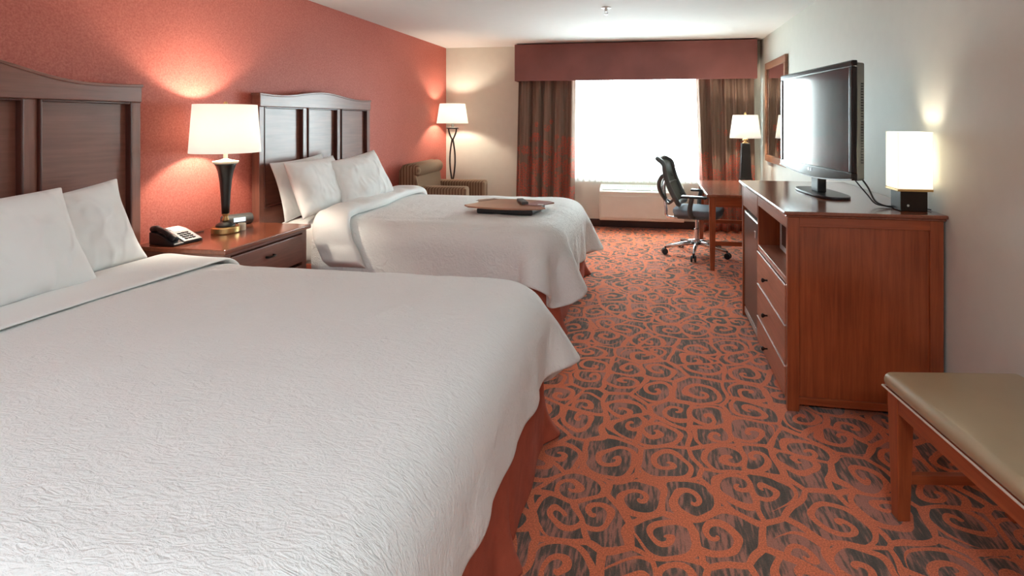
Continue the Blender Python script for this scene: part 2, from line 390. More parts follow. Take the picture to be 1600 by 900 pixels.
# window with its frame and two panes
win = struct(boxes('window_1', [(WX0, WX1, BY + .06, BY + .12, WZ0, WZ0 + .05), (WX0, WX1, BY + .06, BY + .12, WZ1 - .05, WZ1),
     (WX0, WX0 + .05, BY + .06, BY + .12, WZ0 + .05, WZ1 - .05), (WX1 - .05, WX1, BY + .06, BY + .12, WZ0 + .05, WZ1 - .05),
     (-0.155, -0.085, BY + .05, BY + .12, WZ0 + .05, WZ1 - .05)], M['white_paint'], bevel=0.003))
box('pane', (WX0 + .05, -0.155, BY + .088, BY + .092, WZ0 + .05, WZ1 - .05), M['glass'], win, bevel=0)
box('pane', (-0.085, WX1 - .05, BY + .088, BY + .092, WZ0 + .05, WZ1 - .05), M['glass'], win, bevel=0)
box('window_sill', (WX0, WX1, BY - .02, BY + .06, WZ0 - .02, WZ0), M['white_paint'], win, bevel=0.004)

# ------------------------------------------------------------------ cloth solver (draping of the duvets)
def drape(x0, x1, y0, y1, box_c, box_h, rad, step=0.03, seed=1, steps=170, iters=9, noise=0.004, floor_z=0.03, plan=.24, corner=.30):
    rng = np.random.default_rng(seed)
    nx = int(round((x1 - x0) / step)) + 1; ny = int(round((y1 - y0) / step)) + 1
    gx = np.linspace(x0, x1, nx); gy = np.linspace(y0, y1, ny)
    P = np.zeros((nx, ny, 3)); P[..., 0] = gx[:, None]; P[..., 1] = gy[None, :]
    top = box_c[2] + box_h[2]
    P[..., 2] = top + 0.012
    ox = np.clip((P[..., 0] - (box_c[0] + box_h[0] - .12)) / (x1 - (box_c[0] + box_h[0] - .12)), 0, 1)
    ey = box_h[1] - .12; oy = np.clip((np.abs(P[..., 1] - box_c[1]) - ey) / (max(y1 - box_c[1], 1e-6) - ey), 0, 1)
    k_ = corner * (ox * oy) ** 1.2
    P[..., 0] -= k_ * (x1 - (box_c[0] + box_h[0] - .12)) * ox; P[..., 1] -= k_ * np.sign(P[..., 1] - box_c[1]) * (y1 - box_c[1] - ey) * oy
    FL = P.copy()
    P[..., 2] += rng.normal(0, noise, (nx, ny))
    c = np.array(box_c); h = np.array(box_h) - rad
    inx = (P[..., 0] < c[0] + box_h[0] - 0.26) ; iny = np.abs(P[..., 1] - c[1]) < box_h[1] - 0.22
    pin = inx & iny
    P[pin, 2] = top + 0.004
    w = np.where(pin, 0.0, 1.0)
    Q = P.copy()
    dx = gx[1] - gx[0]; dy = gy[1] - gy[0]; dd = math.hypot(dx, dy)
    S = slice
    cons = []
    def add(a, b, rest, k): cons.append((a, b, np.sqrt(((FL[a] - FL[b]) ** 2).sum(-1)), k))
    for par in (0, 1):
        n_ = (nx - par) // 2; add((S(par, par + 2 * n_, 2), S(None)), (S(par + 1, par + 1 + 2 * n_, 2), S(None)), dx, 1.0)
        n_ = (ny - par) // 2; add((S(None), S(par, par + 2 * n_, 2)), (S(None), S(par + 1, par + 1 + 2 * n_, 2)), dy, 1.0)
    for par in (0, 1):
        n_ = (nx - par) // 2
        add((S(par, par + 2 * n_, 2), S(0, ny - 1)), (S(par + 1, par + 1 + 2 * n_, 2), S(1, ny)), dd, 0.35)
        add((S(par, par + 2 * n_, 2), S(1, ny)), (S(par + 1, par + 1 + 2 * n_, 2), S(0, ny - 1)), dd, 0.35)
    for off in range(0, 4):
        ia = np.array([i for i in range(nx - 2) if i % 4 == off])
        if len(ia): add((ia, S(None)), (ia + 2, S(None)), 2 * dx, 0.7)
        ja = np.array([i for i in range(ny - 2) if i % 4 == off])
        if len(ja): add((S(None), ja), (S(None), ja + 2), 2 * dy, 0.7)
    for off in range(0, 8, 2):
        ia = np.array([i for i in range(nx - 4) if i % 8 in (off, off + 1)]); ja = np.array([i for i in range(ny - 4) if i % 8 in (off, off + 1)])
        if off % 4 == 0:
            ia = np.array([i for i in range(nx - 4) if i % 8 < 4]) if off == 0 else np.array([i for i in range(nx - 4) if i % 8 >= 4])
            ja = np.array([i for i in range(ny - 4) if i % 8 < 4]) if off == 0 else np.array([i for i in range(ny - 4) if i % 8 >= 4])
            add((ia, S(None)), (ia + 4, S(None)), 4 * dx, 0.30)
            add((S(None), ja), (S(None), ja + 4), 4 * dy, 0.30)
    dt = 1 / 60
    for st in range(steps):
        vel = (P - Q) * 0.975
        Q = P.copy()
        P = P + vel * w[..., None]
        P[..., 2] -= 9.8 * dt * dt * w * 0.6
        for it in range(iters):
            for a, b, rest, k in cons:
                A = P[a]; B = P[b]
                d = B - A; ln = np.sqrt((d * d).sum(-1)) + 1e-9
                wa = w[a]; wb = w[b]; ws = wa + wb; ws[ws == 0] = 1
                f = (k * (ln - rest) / ln / ws)[..., None] * d
                P[a] = A + f * wa[..., None]; P[b] = B - f * wb[..., None]
        # collide with the mattress: rounded in plan and over its top edge
        q = P - c; q[..., 0] = np.maximum(q[..., 0], 0); sg = np.sign(q); sg[sg == 0] = 1
        axy = np.abs(q[..., :2]) - (np.array(box_h[:2]) - plan)
        m_ = np.maximum(axy, 0); lxy = np.sqrt((m_ * m_).sum(-1)) + 1e-9
        dxy = lxy + np.minimum(axy.max(-1), 0) - plan
        nxy = np.where((axy.max(-1) > 0)[..., None], m_ / lxy[..., None], 0) * sg[..., :2]
        wx = dxy + rad; wz = (P[..., 2] - c[2]) - box_h[2] + rad
        mx = np.maximum(wx, 0); mz = np.maximum(wz, 0); ln = np.sqrt(mx * mx + mz * mz)
        hit = (ln < rad) & (ln > 1e-9) & (w > 0)
        push = (rad - ln)[hit] / ln[hit]
        P[hit, 0] += nxy[hit, 0] * mx[hit] * push; P[hit, 1] += nxy[hit, 1] * mx[hit] * push; P[hit, 2] += mz[hit] * push
        deep = (ln <= 1e-9) & (w > 0)
        if deep.any(): P[deep, 2] += 0.03
        Q[hit] = Q[hit] * 0.4 + P[hit] * 0.6
        low = P[..., 2] < floor_z
        P[low, 2] = floor_z
    return P, gx, gy

def lowfreq(shape, rng, cells, amp):
    a = rng.normal(0, 1, (cells[0] + 3, cells[1] + 3))
    u = np.linspace(0, cells[0], shape[0]); v = np.linspace(0, cells[1], shape[1])
    iu = np.floor(u).astype(int); iv = np.floor(v).astype(int); fu = u - iu; fv = v - iv
    fu = fu * fu * (3 - 2 * fu); fv = fv * fv * (3 - 2 * fv)
    A = a[np.ix_(iu, iv)]; B = a[np.ix_(iu + 1, iv)]; C = a[np.ix_(iu, iv + 1)]; D = a[np.ix_(iu + 1, iv + 1)]
    return amp * ((A * (1 - fu)[:, None] + B * fu[:, None]) * (1 - fv)[None] + (C * (1 - fu)[:, None] + D * fu[:, None]) * fv[None])

def drape_band(name, ya, yb, zt, z_near, z_far, rad, xf, xb, thick, mat, label, cat, seed=3, wrinkle=0.006):
    """a folded strip of bedding lying across the bed and hanging down both sides; xf/xb give the foot-side and head-side edge along it"""
    rng = np.random.default_rng(seed)
    path = []
    for z in np.linspace(z_near, zt - rad, 10, endpoint=False): path.append((ya, z, -1, 0))
    for a in np.linspace(0, PI / 2, 9): path.append((ya + rad - rad * math.cos(a), zt - rad + rad * math.sin(a), -math.cos(a), math.sin(a)))
    for y in np.linspace(ya + rad, yb - rad, 40)[1:-1]: path.append((y, zt, 0, 1))
    for a in np.linspace(PI / 2, 0, 9): path.append((yb - rad + rad * math.cos(a), zt - rad + rad * math.sin(a), math.cos(a), math.sin(a)))
    for z in np.linspace(zt - rad, z_far, 8)[1:]: path.append((yb, z, 1, 0))
    nu = len(path); nv = 28
    wr = lowfreq((nu, nv), rng, (22, 5), wrinkle)
    V = np.zeros((nu, nv, 3))
    for i, (y, z, ny_, nz_) in enumerate(path):
        t = i / (nu - 1)
        endf = min(1, i / 3.0, (nu - 1 - i) / 3.0); endf = math.sqrt(max(endf, 0.02))
        xF, xB = xf(t), xb(t); cx = (xF + xB) / 2; hw = (xF - xB) / 2
        for j in range(nv):
            a = 2 * PI * j / (nv - 1)
            ca, sa = math.cos(a), math.sin(a)
            x = cx + hw * math.copysign(abs(ca) ** 0.7, ca)
            e = thick * 0.5 * (1 + math.copysign(abs(sa) ** 0.55, sa)) * endf
            if sa > 0: e += wr[i, j] * sa
            e += 0.002
            V[i, j] = (x, y + ny_ * e, z + nz_ * e)
    o = grid_obj(name, V, mat, None, 0, 1)
    return tag(o, label, cat)

# ------------------------------------------------------------------ beds
def headboard(yc, W, amp, aw, label):
    t = thing('headboard', label, 'headboard', (XL, yc, 0))
    h = W / 2; D0, D1 = 0.015, 0.075
    def crest(y):
        a = abs(y)
        b = 1.595 + amp * (0.5 + 0.5 * math.cos(PI * min(a / aw, 1)))
        if a > h - 0.12: b += 0.006 * (a - h + .12) / .12
        return b
    ys = np.linspace(-h, h, 60)
    poly = [(y, crest(y)) for y in ys] + [(h, 1.515), (-h, 1.515)]
    bm = bmesh.new(); prism(bm, poly, D0, D1 + 0.008, 'YZ'); obj('crest_rail', bm, M['head_y'], t, 0.004)
    # cap moulding following the crest
    poly = [(y, crest(y) + 0.012) for y in np.linspace(-h - .006, h + .006, 60)] + [(y, crest(y) - 0.004) for y in np.linspace(h + .006, -h - .006, 60)]
    bm = bmesh.new(); prism(bm, poly, D0 - .005, D1 + 0.013, 'YZ'); obj('cap_moulding', bm, M['head_y'], t, 0.004)
    for s in (-1, 1):
        box('post', (D0, D1, s * h - (0.05 if s > 0 else 0), s * h + (0.05 if s < 0 else 0), 0, 1.515), M['head_z'], t, 0.004)
    pw = 0.44
    y1 = h - .05; y2 = y1 - pw; y3 = y2 - 0.06
    for s in (-1, 1):
        a, b = sorted((s * y2, s * y3)); box('inner_stile', (D0, D1 - .008, a, b, .78, 1.515), M['head_z'], t, 0.003)
    box('bottom_rail', (D0, D1 - .004, -y1, y1, .30, .78), M['head_y'], t, 0.003)
    for a, b in ((-y1, -y2), (-y3, y3), (y2, y1)):
        p = box('panel', (D0, D1 - .03, a, b, .78, 1.515), M['head_y'], t, 0)
        w = 0.012; x0, x1 = D1 - .03, D1 + 0.004
        bm = bmesh.new()
        for d in ((x0, x1, a, a + w, .78, 1.515), (x0, x1, b - w, b, .78, 1.515), (x0, x1, a + w, b - w, 1.515 - w, 1.515), (x0, x1, a + w, b - w, .78, .78 + w)): bx(bm, *d)
        obj('panel_bead', bm, M['bead'], p, 0.004)
    return t

def skirt_mesh(x0, xf, ya, yb, zt, seed):
    """pleated skirt round both sides and the foot, with softly rounded foot corners"""
    rng = np.random.default_rng(seed); pts = []; r = .17; st = .015
    def seg(ax, ay, bx_, by, nx_, ny_):
        n = int(math.hypot(bx_ - ax, by - ay) / st)
        for i in range(n): pts.append((ax + (bx_ - ax) * i / n, ay + (by - ay) * i / n, nx_, ny_, 0))
    def arc(cx, cy, a0):
        n = int(r * PI / 2 / st)
        for i in range(n):
            a = a0 + PI / 2 * i / n; pts.append((cx + r * math.cos(a), cy + r * math.sin(a), math.cos(a), math.sin(a), math.sin(PI * i / n)))
    seg(x0, ya, xf - r, ya, 0, -1); arc(xf - r, ya + r, -PI / 2)
    n_foot0 = len(pts); seg(xf, ya + r, xf, yb - r, 1, 0); n_foot1 = len(pts); arc(xf - r, yb - r, 0); seg(xf - r, yb, x0, yb, 0, 1)
    pts.append((x0, yb, 0, 1, 0))
    n = len(pts); rows = 10; ph = rng.uniform(0, 6, 4); V = np.zeros((n, rows, 3)); mid = (n_foot0 + n_foot1) / 2 * st + .08
    for i in range(n):
        s = i * st; px, py, a, b, cn = pts[i]
        base = 0.006 * math.sin(s * 8 + ph[0]) + 0.004 * math.sin(s * 21 + ph[1])
        fl = 0.085 * cn - 0.02 * math.sin(2 * PI * cn)
        fl += 0.07 * math.exp(-((s - mid) / 0.05) ** 2) - 0.04 * math.exp(-((s - mid - 0.08) / 0.02) ** 2)
        for j in range(rows):
            f = j / (rows - 1)
            out = fl * f ** 4 + base * f + 0.006 * f
            V[i, j] = (px + a * out, py + b * out, zt * (1 - f) + 0.008 * f)
    return V

def make_bed(ya, yb, xf, top, label, seed):
    yc = (ya + yb) / 2
    t = thing('bed', label, 'bed', (0, yc, 0))
    x0 = XL + 0.10
    bm = bmesh.new(); bx(bm, x0, xf - .02, ya - yc + .02, yb - yc - .02, .06, .36); obj('box_spring', bm, M['mattress'], t, 0.03, 3)
    pr = .22; pl_ = [(x0, ya - yc)] + [(xf - pr + pr * math.sin(a), ya - yc + pr - pr * math.cos(a)) for a in np.linspace(0, PI / 2, 9)] + [(xf - pr + pr * math.cos(a), yb - yc - pr + pr * math.sin(a)) for a in np.linspace(0, PI / 2, 9)] + [(x0, yb - yc)]
    bm = bmesh.new(); prism(bm, pl_, .36, top); obj('mattress', bm, M['mattress'], t, 0.10, 5, smooth=True)
    V = skirt_mesh(x0, xf + .012, ya - yc - .012, yb - yc + .012, .40, seed)
    grid_obj('bed_skirt', V, M['skirt'], t, 0.006, 1)
    for y in (ya - yc + .12, yb - yc - .12):
        for x in (x0 + .15, xf - .2):
            bm = bmesh.new(); lathe(bm, [(.026, 0), (.032, .06)], 12, (x, y)); obj('leg', bm, M['black'], t)
    return t

B1 = dict(ya=.66, yb=2.40, xf=-.475, top=.675)
B2 = dict(ya=3.43, yb=4.90, xf=-.62, top=.675)
headboard(1.565, 1.85, .117, .66, 'dark wooden headboard with arched top at the left edge, behind the nearest bed')
headboard(4.135, 1.51, .045, .56, 'dark wooden three-panel headboard with arched top behind the farther bed')
make_bed(seed=4, label='nearest bed with white bedding and rust red skirt, by the left edge', **B1)
make_bed(seed=9, label='farther bed with white bedding and rust red skirt, nearer the window', **B2)

def duvet(B, xh, over_f, over_s, seed, label, rad=.14, noise=.004):
    c = ((xh + B['xf']) / 2, (B['ya'] + B['yb']) / 2, B['top'] / 2 - .5)
    c = (B['xf'] - 1.2, c[1], B['top'] - .6)
    hb = (1.2 + .026, (B['yb'] - B['ya']) / 2 + .026, .6 + .006)
    P, gx, gy = drape(xh, B['xf'] + over_f, B['ya'] - over_s, B['yb'] + over_s, c, hb, rad, seed=seed, noise=noise)
    rng = np.random.default_rng(seed + 50)
    P[..., 2] += np.abs(lowfreq(P.shape[:2], rng, (9, 8), 0.005)) + np.abs(lowfreq(P.shape[:2], rng, (26, 24), 0.0022))
    o = grid_obj('duvet', P, M['duvet'], None, 0.022, 1, offset=1.0)
    # make the solidify grow outward
    me = o.data; up = sum(p.normal.z for p in me.polygons)
    if up < 0: me.flip_normals()
    return tag(o, label, 'duvet')
duvet(B1, -2.30, .275, .31, 7, 'white textured duvet spread over the nearest bed')
duvet(B2, -2.36, .385, .285, 33, 'white textured duvet spread over the farther bed, under the brown board')

drape_band('folded_sheet', B1['ya'] - .045, B1['yb'] + .045, B1['top'] + .034, .50, .50, .11, lambda t: -2.12 + .02 * math.sin(t * 9), lambda t: -2.50, .022, M['sheetfold'],
           'white sheet folded back below the pillows of the nearest bed', 'bed sheet', 5, .004)
drape_band('folded_duvet', B2['ya'] - .055, B2['yb'] + .055, B2['top'] + .030, .40, .50, .12,
           lambda t: -1.93 - .16 * min(t * 3.2, 1) - .14 * t + .02 * math.sin(t * 17), lambda t: -2.20 - .12 * min(t * 4, 1) - .20 * t, .075, M['sheetfold'],
           'thick white fold of bedding turned back below the pillows of the farther bed', 'bedding fold', 8, .010)

def pillow(loc, rot, w, h, th, seed, label, name='pillow', group=None):
    rng = np.random.default_rng(seed); n = 40
    wr = lowfreq((n, n), rng, (5, 4), .006) + lowfreq((n, n), rng, (13, 11), .0025)
    me_v = []; faces = []
    top = np.zeros((n, n, 3)); bot = np.zeros((n, n, 3))
    for i in range(n):
        for j in range(n):
            u = -1 + 2 * i / (n - 1); v = -1 + 2 * j / (n - 1)
            pr = max(0, (1 - abs(u) ** 3.2)) ** .55 * max(0, (1 - abs(v) ** 3.0)) ** .55
            pin = 1 - 0.07 * (1 - u * u) * abs(v) ** 3
            pin2 = 1 - 0.09 * (1 - v * v) * abs(u) ** 3
            x = u * w / 2 * pin2; y = v * h / 2 * pin
            z = th / 2 * pr
            top[i, j] = (x, y, z + wr[i, j] * pr ** .5 + .004); bot[i, j] = (x, y, -z * .8 - .004)
    idx = lambda s, i, j: s * n * n + i * n + j
    V = np.concatenate([top.reshape(-1, 3), bot.reshape(-1, 3)]).tolist()
    for i in range(n - 1):
        for j in range(n - 1):
            faces.append((idx(0, i, j), idx(0, i + 1, j), idx(0, i + 1, j + 1), idx(0, i, j + 1)))
            faces.append((idx(1, i, j), idx(1, i, j + 1), idx(1, i + 1, j + 1), idx(1, i + 1, j)))
    for i in range(n - 1):
        faces.append((idx(0, i, 0), idx(1, i, 0), idx(1, i + 1, 0), idx(0, i + 1, 0)))
        faces.append((idx(0, i, n - 1), idx(0, i + 1, n - 1), idx(1, i + 1, n - 1), idx(1, i, n - 1)))
        faces.append((idx(0, 0, i), idx(0, 0, i + 1), idx(1, 0, i + 1), idx(1, 0, i)))
        faces.append((idx(0, n - 1, i), idx(1, n - 1, i), idx(1, n - 1, i + 1), idx(0, n - 1, i + 1)))
    me = bpy.data.meshes.new(name); me.from_pydata(V, [], faces); me.update()
    for p in me.polygons: p.use_smooth = True
    o = bpy.data.objects.new(name, me); COL.objects.link(o); me.materials.append(M['pillow'])
    # local x runs along the bed's width, local y up the headboard, local z towards the foot
    lean, yaw, roll = rot
    base = Matrix(((0, 0, 1), (1, 0, 0), (0, 1, 0))).to_4x4()   # x->Y, y->Z, z->X
    o.matrix_world = Matrix.Translation(loc) @ Matrix.Rotation(yaw, 4, 'Z') @ Matrix.Rotation(-lean, 4, 'Y') @ Matrix.Rotation(roll, 4, 'X') @ base
    s = o.modifiers.new('sub', 'SUBSURF'); s.levels = 1; s.render_levels = 1
    return tag(o, label, 'pillow', group)
pillow((-2.475, 1.58, .905), (R(24), R(2), R(1)), .78, .46, .19, 1, 'white pillow leaning on the headboard at the far left edge of the photo')
pillow((-2.605, 1.94, .880), (R(18), R(-4), R(7)), .72, .43, .15, 2, 'white pillow behind the leftmost pillow, beside the nightstand with the phone')
pillow((-2.54, 3.75, .915), (R(20), R(3), R(1)), .66, .43, .16, 3, 'white pillow nearest the lamp, leaning on the farther headboard')
pillow((-2.675, 3.77, .905), (R(14), 0, R(3)), .64, .45, .05, 5, 'thin white pillow squeezed behind another against the farther headboard', 'pillow')
pillow((-2.45, 4.19, .915), (R(26), R(-8), R(6)), .70, .44, .17, 4, 'white pillow in front, nearest the armchair, on the farther bed')

# ------------------------------------------------------------------ nightstand
ns = thing('nightstand', 'cherry wood nightstand with one drawer between the two beds', 'nightstand', (-2.535, 2.86, 0))
nx0, nx1, ny0, ny1 = -.28, .27, -.34, .35
box('top', (nx0 - .005, nx1 + .02, ny0 - .02, ny1 + .02, .695, .722), M['top'], ns, .006, seg=3)
boxes('case', [(nx0, nx1 - .02, ny0, ny0 + .02, .46, .695), (nx0, nx1 - .02, ny1 - .02, ny1, .46, .695), (nx0, nx0 + .015, ny0, ny1, .46, .695),
               (nx0, nx1 - .004, ny0, ny1, .44, .465), (nx1 - .03, nx1 - .002, ny0, ny1, .675, .695)], M['head_y'], ns, .003)
d = box('drawer', (nx1 - .03, nx1 + .002, ny0 + .045, ny1 - .045, .485, .668), M['head_y'], ns, .006, seg=3)
bm = bmesh.new(); tube(bm, [(nx1, -.03, .60), (nx1 + .022, -.025, .60), (nx1 + .026, 0, .60), (nx1 + .022, .025, .60), (nx1, .03, .60)], [.008, .006, .005, .006, .008], 8)
obj('handle', bm, M['bronze'], d, smooth=True)
for sx in (0, 1):
    for sy in (0, 1):
        x = nx0 + .025 if sx == 0 else nx1 - .025; y = ny0 + .022 if sy == 0 else ny1 - .022
        bm = bmesh.new(); lathe(bm, [(.022, 0), (.032, .46), (.032, .695)], 4, (x, y), PI / 4); obj('leg', bm, M['head_z'], ns, .003)
box('lower_shelf', (nx0 + .02, nx1 - .03, ny0 + .03, ny1 - .03, .14, .16), M['head_y'], ns, .003)

# ------------------------------------------------------------------ lamps
def bulb_light(name, parent, loc, watts, col=(1.0, .88, .72), rad=.035):
    l = bpy.data.lights.new(name, 'POINT'); l.energy = watts; l.color = col; l.shadow_soft_size = rad
    o = bpy.data.objects.new(name, l); COL.objects.link(o); o.parent = parent; o.location = loc; return o
def shade(parent, r0, r1, z0, z1, n=48, rot=0, name='shade', mat=None):
    bm = bmesh.new(); t = .003
    prof = [(r0, z0), (r1, z1), (r1 - t, z1), (r0 - t, z0)]
    rings = [[bm.verts.new((r * math.cos(rot + 2 * PI * i / n), r * math.sin(rot + 2 * PI * i / n), z)) for i in range(n)] for r, z in prof]
    for k in range(4):
        a, b = rings[k], rings[(k + 1) % 4]
        for i in range(n): bm.faces.new((a[i], a[(i + 1) % n], b[(i + 1) % n], b[i]))
    return obj(name, bm, mat or M['shade'], parent, smooth=(n > 8))
T = .722
nl = thing('table_lamp', 'trumpet-shaped black table lamp with round cream shade on the nightstand', 'table lamp', (-2.60, 2.90, T))
bm = bmesh.new(); lathe(bm, [(.074, 0), (.078, .006), (.078, .034), (.072, .040), (.03, .042)], 40); obj('base', bm, M['gold'], nl, smooth=False, bevel=.002)
bm = bmesh.new(); lathe(bm, [(.055, .040), (.052, .052), (.030, .066), (.016, .072)], 32); obj('base_dome', bm, M['black_satin'], nl, smooth=True)
bm = bmesh.new(); lathe(bm, [(.014, .070), (.020, .080), (.013, .095), (.018, .112), (.022, .118)], 24); obj('neck', bm, M['gold'], nl, smooth=True)
bm = bmesh.new(); lathe(bm, [(.021, .116), (.024, .18), (.028, .25), (.034, .32), (.043, .38), (.055, .415), (.062, .428)], 36); obj('stem', bm, M['black_satin'], nl, smooth=True)
bm = bmesh.new(); lathe(bm, [(.062, .426), (.070, .432), (.070, .442), (.030, .450), (.012, .458), (.012, .52)], 36); obj('top_collar', bm, M['cream'], nl)
sh = shade(nl, .192, .172, 1.218 - T, 1.513 - T)
bm = bmesh.new()
for k in range(3):
    a = k * 2 * PI / 3; tube(bm, [(0, 0, 1.495 - T), (.170 * math.cos(a), .170 * math.sin(a), 1.495 - T)], .002, 6)
tube(bm, [(0, 0, .50), (0, 0, 1.50 - T)], .003, 6)
obj('shade_spider', bm, M['gold'], nl)
bm = bmesh.new(); lathe(bm, [(.004, 1.50 - T), (.012, 1.512 - T), (.012, 1.525 - T), (.005, 1.532 - T)], 12); obj('finial', bm, M['gold'], nl, smooth=True)
bm = bmesh.new(); bmesh.ops.create_uvsphere(bm, u_segments=16, v_segments=10, radius=.028, matrix=Matrix.Translation((0, 0, .60))); obj('bulb', bm, M['glass'], nl, smooth=True)
bulb_light('bulb_light', nl, (0, 0, .66), 26)

dl = thing('table_lamp', 'square-column black table lamp with tapered cream shade on the desk', 'table lamp', (1.085, 6.50, .72))
bm = bmesh.new(); lathe(bm, [(.098, 0), (.098, .018), (.090, .020)], 4, rot=PI / 4); obj('base', bm, M['black_satin'], dl, .002)
bm = bmesh.new(); lathe(bm, [(.090, .018), (.066, .425)], 4, rot=PI / 4); obj('stem', bm, M['black_satin'], dl, .004)
bm = bmesh.new(); lathe(bm, [(.030, .425), (.030, .435), (.014, .44), (.014, .455), (.030, .46), (.030, .475), (.01, .485), (.01, .56)], 20); obj('neck', bm, M['gold'], dl)
shade(dl, .176, .140, .485, .755)
bm = bmesh.new(); lathe(bm, [(.003, .75), (.012, .765), (.012, .775), (.004, .79)], 12)
for k in range(3):
    a = k * 2 * PI / 3; tube(bm, [(0, 0, .745), (.138 * math.cos(a), .138 * math.sin(a), .745)], .002, 6)
tube(bm, [(0, 0, .55), (0, 0, .755)], .003, 6)
obj('finial', bm, M['gold'], dl)
bulb_light('bulb_light', dl, (0, 0, .64), 14)

fl = thing('floor_lamp', 'tall dark iron floor lamp with cream shade in the corner behind the armchair', 'floor lamp', (-2.585, 6.66, 0))
bm = bmesh.new(); lathe(bm, [(.14, 0), (.14, .012), (.10, .022), (.02, .032)], 36); obj('base', bm, M['iron'], fl)
bm = bmesh.new()
for s in (-1, 1):
    pts = []
    for i in range(81):
        z = .03 + 1.27 * i / 80
        if z > 1.16: lens = .047 * math.sin(PI / 2 * (z - 1.16) / .14)
        elif z > .62: lens = .030 * math.sin(PI * (z - .62) / .54)
        else: lens = .045 * math.sin(PI / 2 * (.62 - z) / .59)
        pts.append((s * (lens + .006), 0, z))
    tube(bm, pts, .011, 8)
obj('stand', bm, M['iron'], fl, smooth=True)
bm = bmesh.new(); lathe(bm, [(.075, 1.300), (.082, 1.308), (.082, 1.318), (.02, 1.322), (.014, 1.36), (.014, 1.42)], 32); obj('tray_plate', bm, M['iron'], fl)
shade(fl, .205, .165, 1.372, 1.630)
bm = bmesh.new(); tube(bm, [(0, 0, 1.41), (0, 0, 1.63)], .004, 6)
for k in range(3):
    a = k * 2 * PI / 3; tube(bm, [(0, 0, 1.615), (.163 * math.cos(a), .163 * math.sin(a), 1.615)], .002, 6)
obj('shade_spider', bm, M['iron'], fl)
bulb_light('bulb_light', fl, (0, 0, 1.50), 20)

DT = .975
sl = thing('table_lamp', 'square-shaded white lamp on a dark box base on the dresser', 'table lamp', (1.252, 2.865, DT))
box('base', (-.060, .060, -.055, .055, 0, .098), M['bronze'], sl, .003)
box('base_plate', (-.079, .079, -.070, .070, .098, .110), M['gold'], sl, .002)
bm = bmesh.new(); w, dd_, t_ = .077, .068, .003
for d_ in ((-w, w, -dd_, -dd_ + t_, .110, .385), (-w, w, dd_ - t_, dd_, .110, .385), (-w, -w + t_, -dd_ + t_, dd_ - t_, .110, .385), (w - t_, w, -dd_ + t_, dd_ - t_, .110, .385)): bx(bm, *d_)
obj('shade', bm, M['shade'], sl)
bm = bmesh.new(); lathe(bm, [(.006, .0), (.006, .008)], 10); bmesh.ops.transform(bm, matrix=Matrix.Translation((-.03, -.055, .03)) @ Matrix.Rotation(PI / 2, 4, 'X'), verts=bm.verts); obj('switch', bm, M['chrome'], sl)
bm = bmesh.new(); tube(bm, [(.06, .05, .012), (.075, .03, .006), (.090, -.02, .006)], .003, 6); obj('cord', bm, M['black'], sl)
bulb_light('bulb_light', sl, (0, 0, .24), 7, rad=.05)

# ------------------------------------------------------------------ things on the nightstand
ph = thing('telephone', 'black and silver desk telephone on the near end of the nightstand', 'telephone', (-2.675, 2.62, T), R(-8))
bm = bmesh.new(); prism(bm, [(-.085, 0), (.105, 0), (.108, .012), (-.02, .062), (-.085, .070)], -.085, .085, 'XZ'); obj('body', bm, M['black'], ph, .006, 3)
bm = bmesh.new(); prism(bm, [(.104, .0155), (-.02, .0645), (-.078, .073), (-.078, .076), (-.018, .068), (.106, .019)], -.025, .078, 'XZ'); obj('face_plate', bm, M['silver'], ph, .001)
bm = bmesh.new(); prism(bm, [(.004, .0585), (-.02, .068), (-.070, .0755), (-.070, .0775), (-.018, .070), (.006, .0605)], -.010, .066, 'XZ'); obj('label_card', bm, M['paper'], ph)
bm = bmesh.new()
for i in range(4):
    for j in range(3):
        x = .085 - i * .019; z = .0275 + i * .0078; bx(bm, x - .006, x + .006, .0 + j * .022 - .006, .0 + j * .022 + .008, z - .002, z + .004)
obj('keypad', bm, M['black'], ph)
bm = bmesh.new(); tube(bm, catmull([(.085, -.058, .032), (.05, -.058, .050), (0, -.058, .072), (-.05, -.058, .084), (-.09, -.058, .080)], 6), [.018] * 7 + [.014] * 12 + [.019] * 6, 12); obj('handset', bm, M['black'], ph, smooth=True)
bm = bmesh.new(); tube(bm, catmull([(-.09, 0, .01), (-.12, .06, .006), (-.10, .16, .005), (-.11, .26, .005)], 6), .003, 6); obj('cord', bm, M['black'], ph)

ck = thing('clock_radio', 'dark oval clock radio on the nightstand behind the lamp', 'clock radio', (-2.72, 3.13, T), R(-35))
bm = bmesh.new(); prism(bm, [(.045 * math.cos(a) * (1 if math.cos(a) > 0 else .9), .036 + .036 * math.sin(a)) for a in np.linspace(0, 2 * PI, 20, endpoint=False)], -.09, .09, 'XZ')
obj('case', bm, M['grey_plastic'], ck, .012, 3, smooth=True)
box('display', (.036, .046, -.03, .04, .024, .052), M['lcd'], ck, .002, label='pale clock display')
box('foot', (-.03, .03, -.07, .07, 0, .006), M['black'], ck, .001)
cp = bmesh.new(); lathe(cp, [(.022, 0), (.023, .004), (.023, .040), (.020, .044), (.018, .040), (.017, .01)], 24)
tag(obj('candle_cup', cp, M['cream'], None, smooth=False), 'small cream round cup beside the lamp base on the nightstand', 'cup').location = (-2.56, 2.985, T)

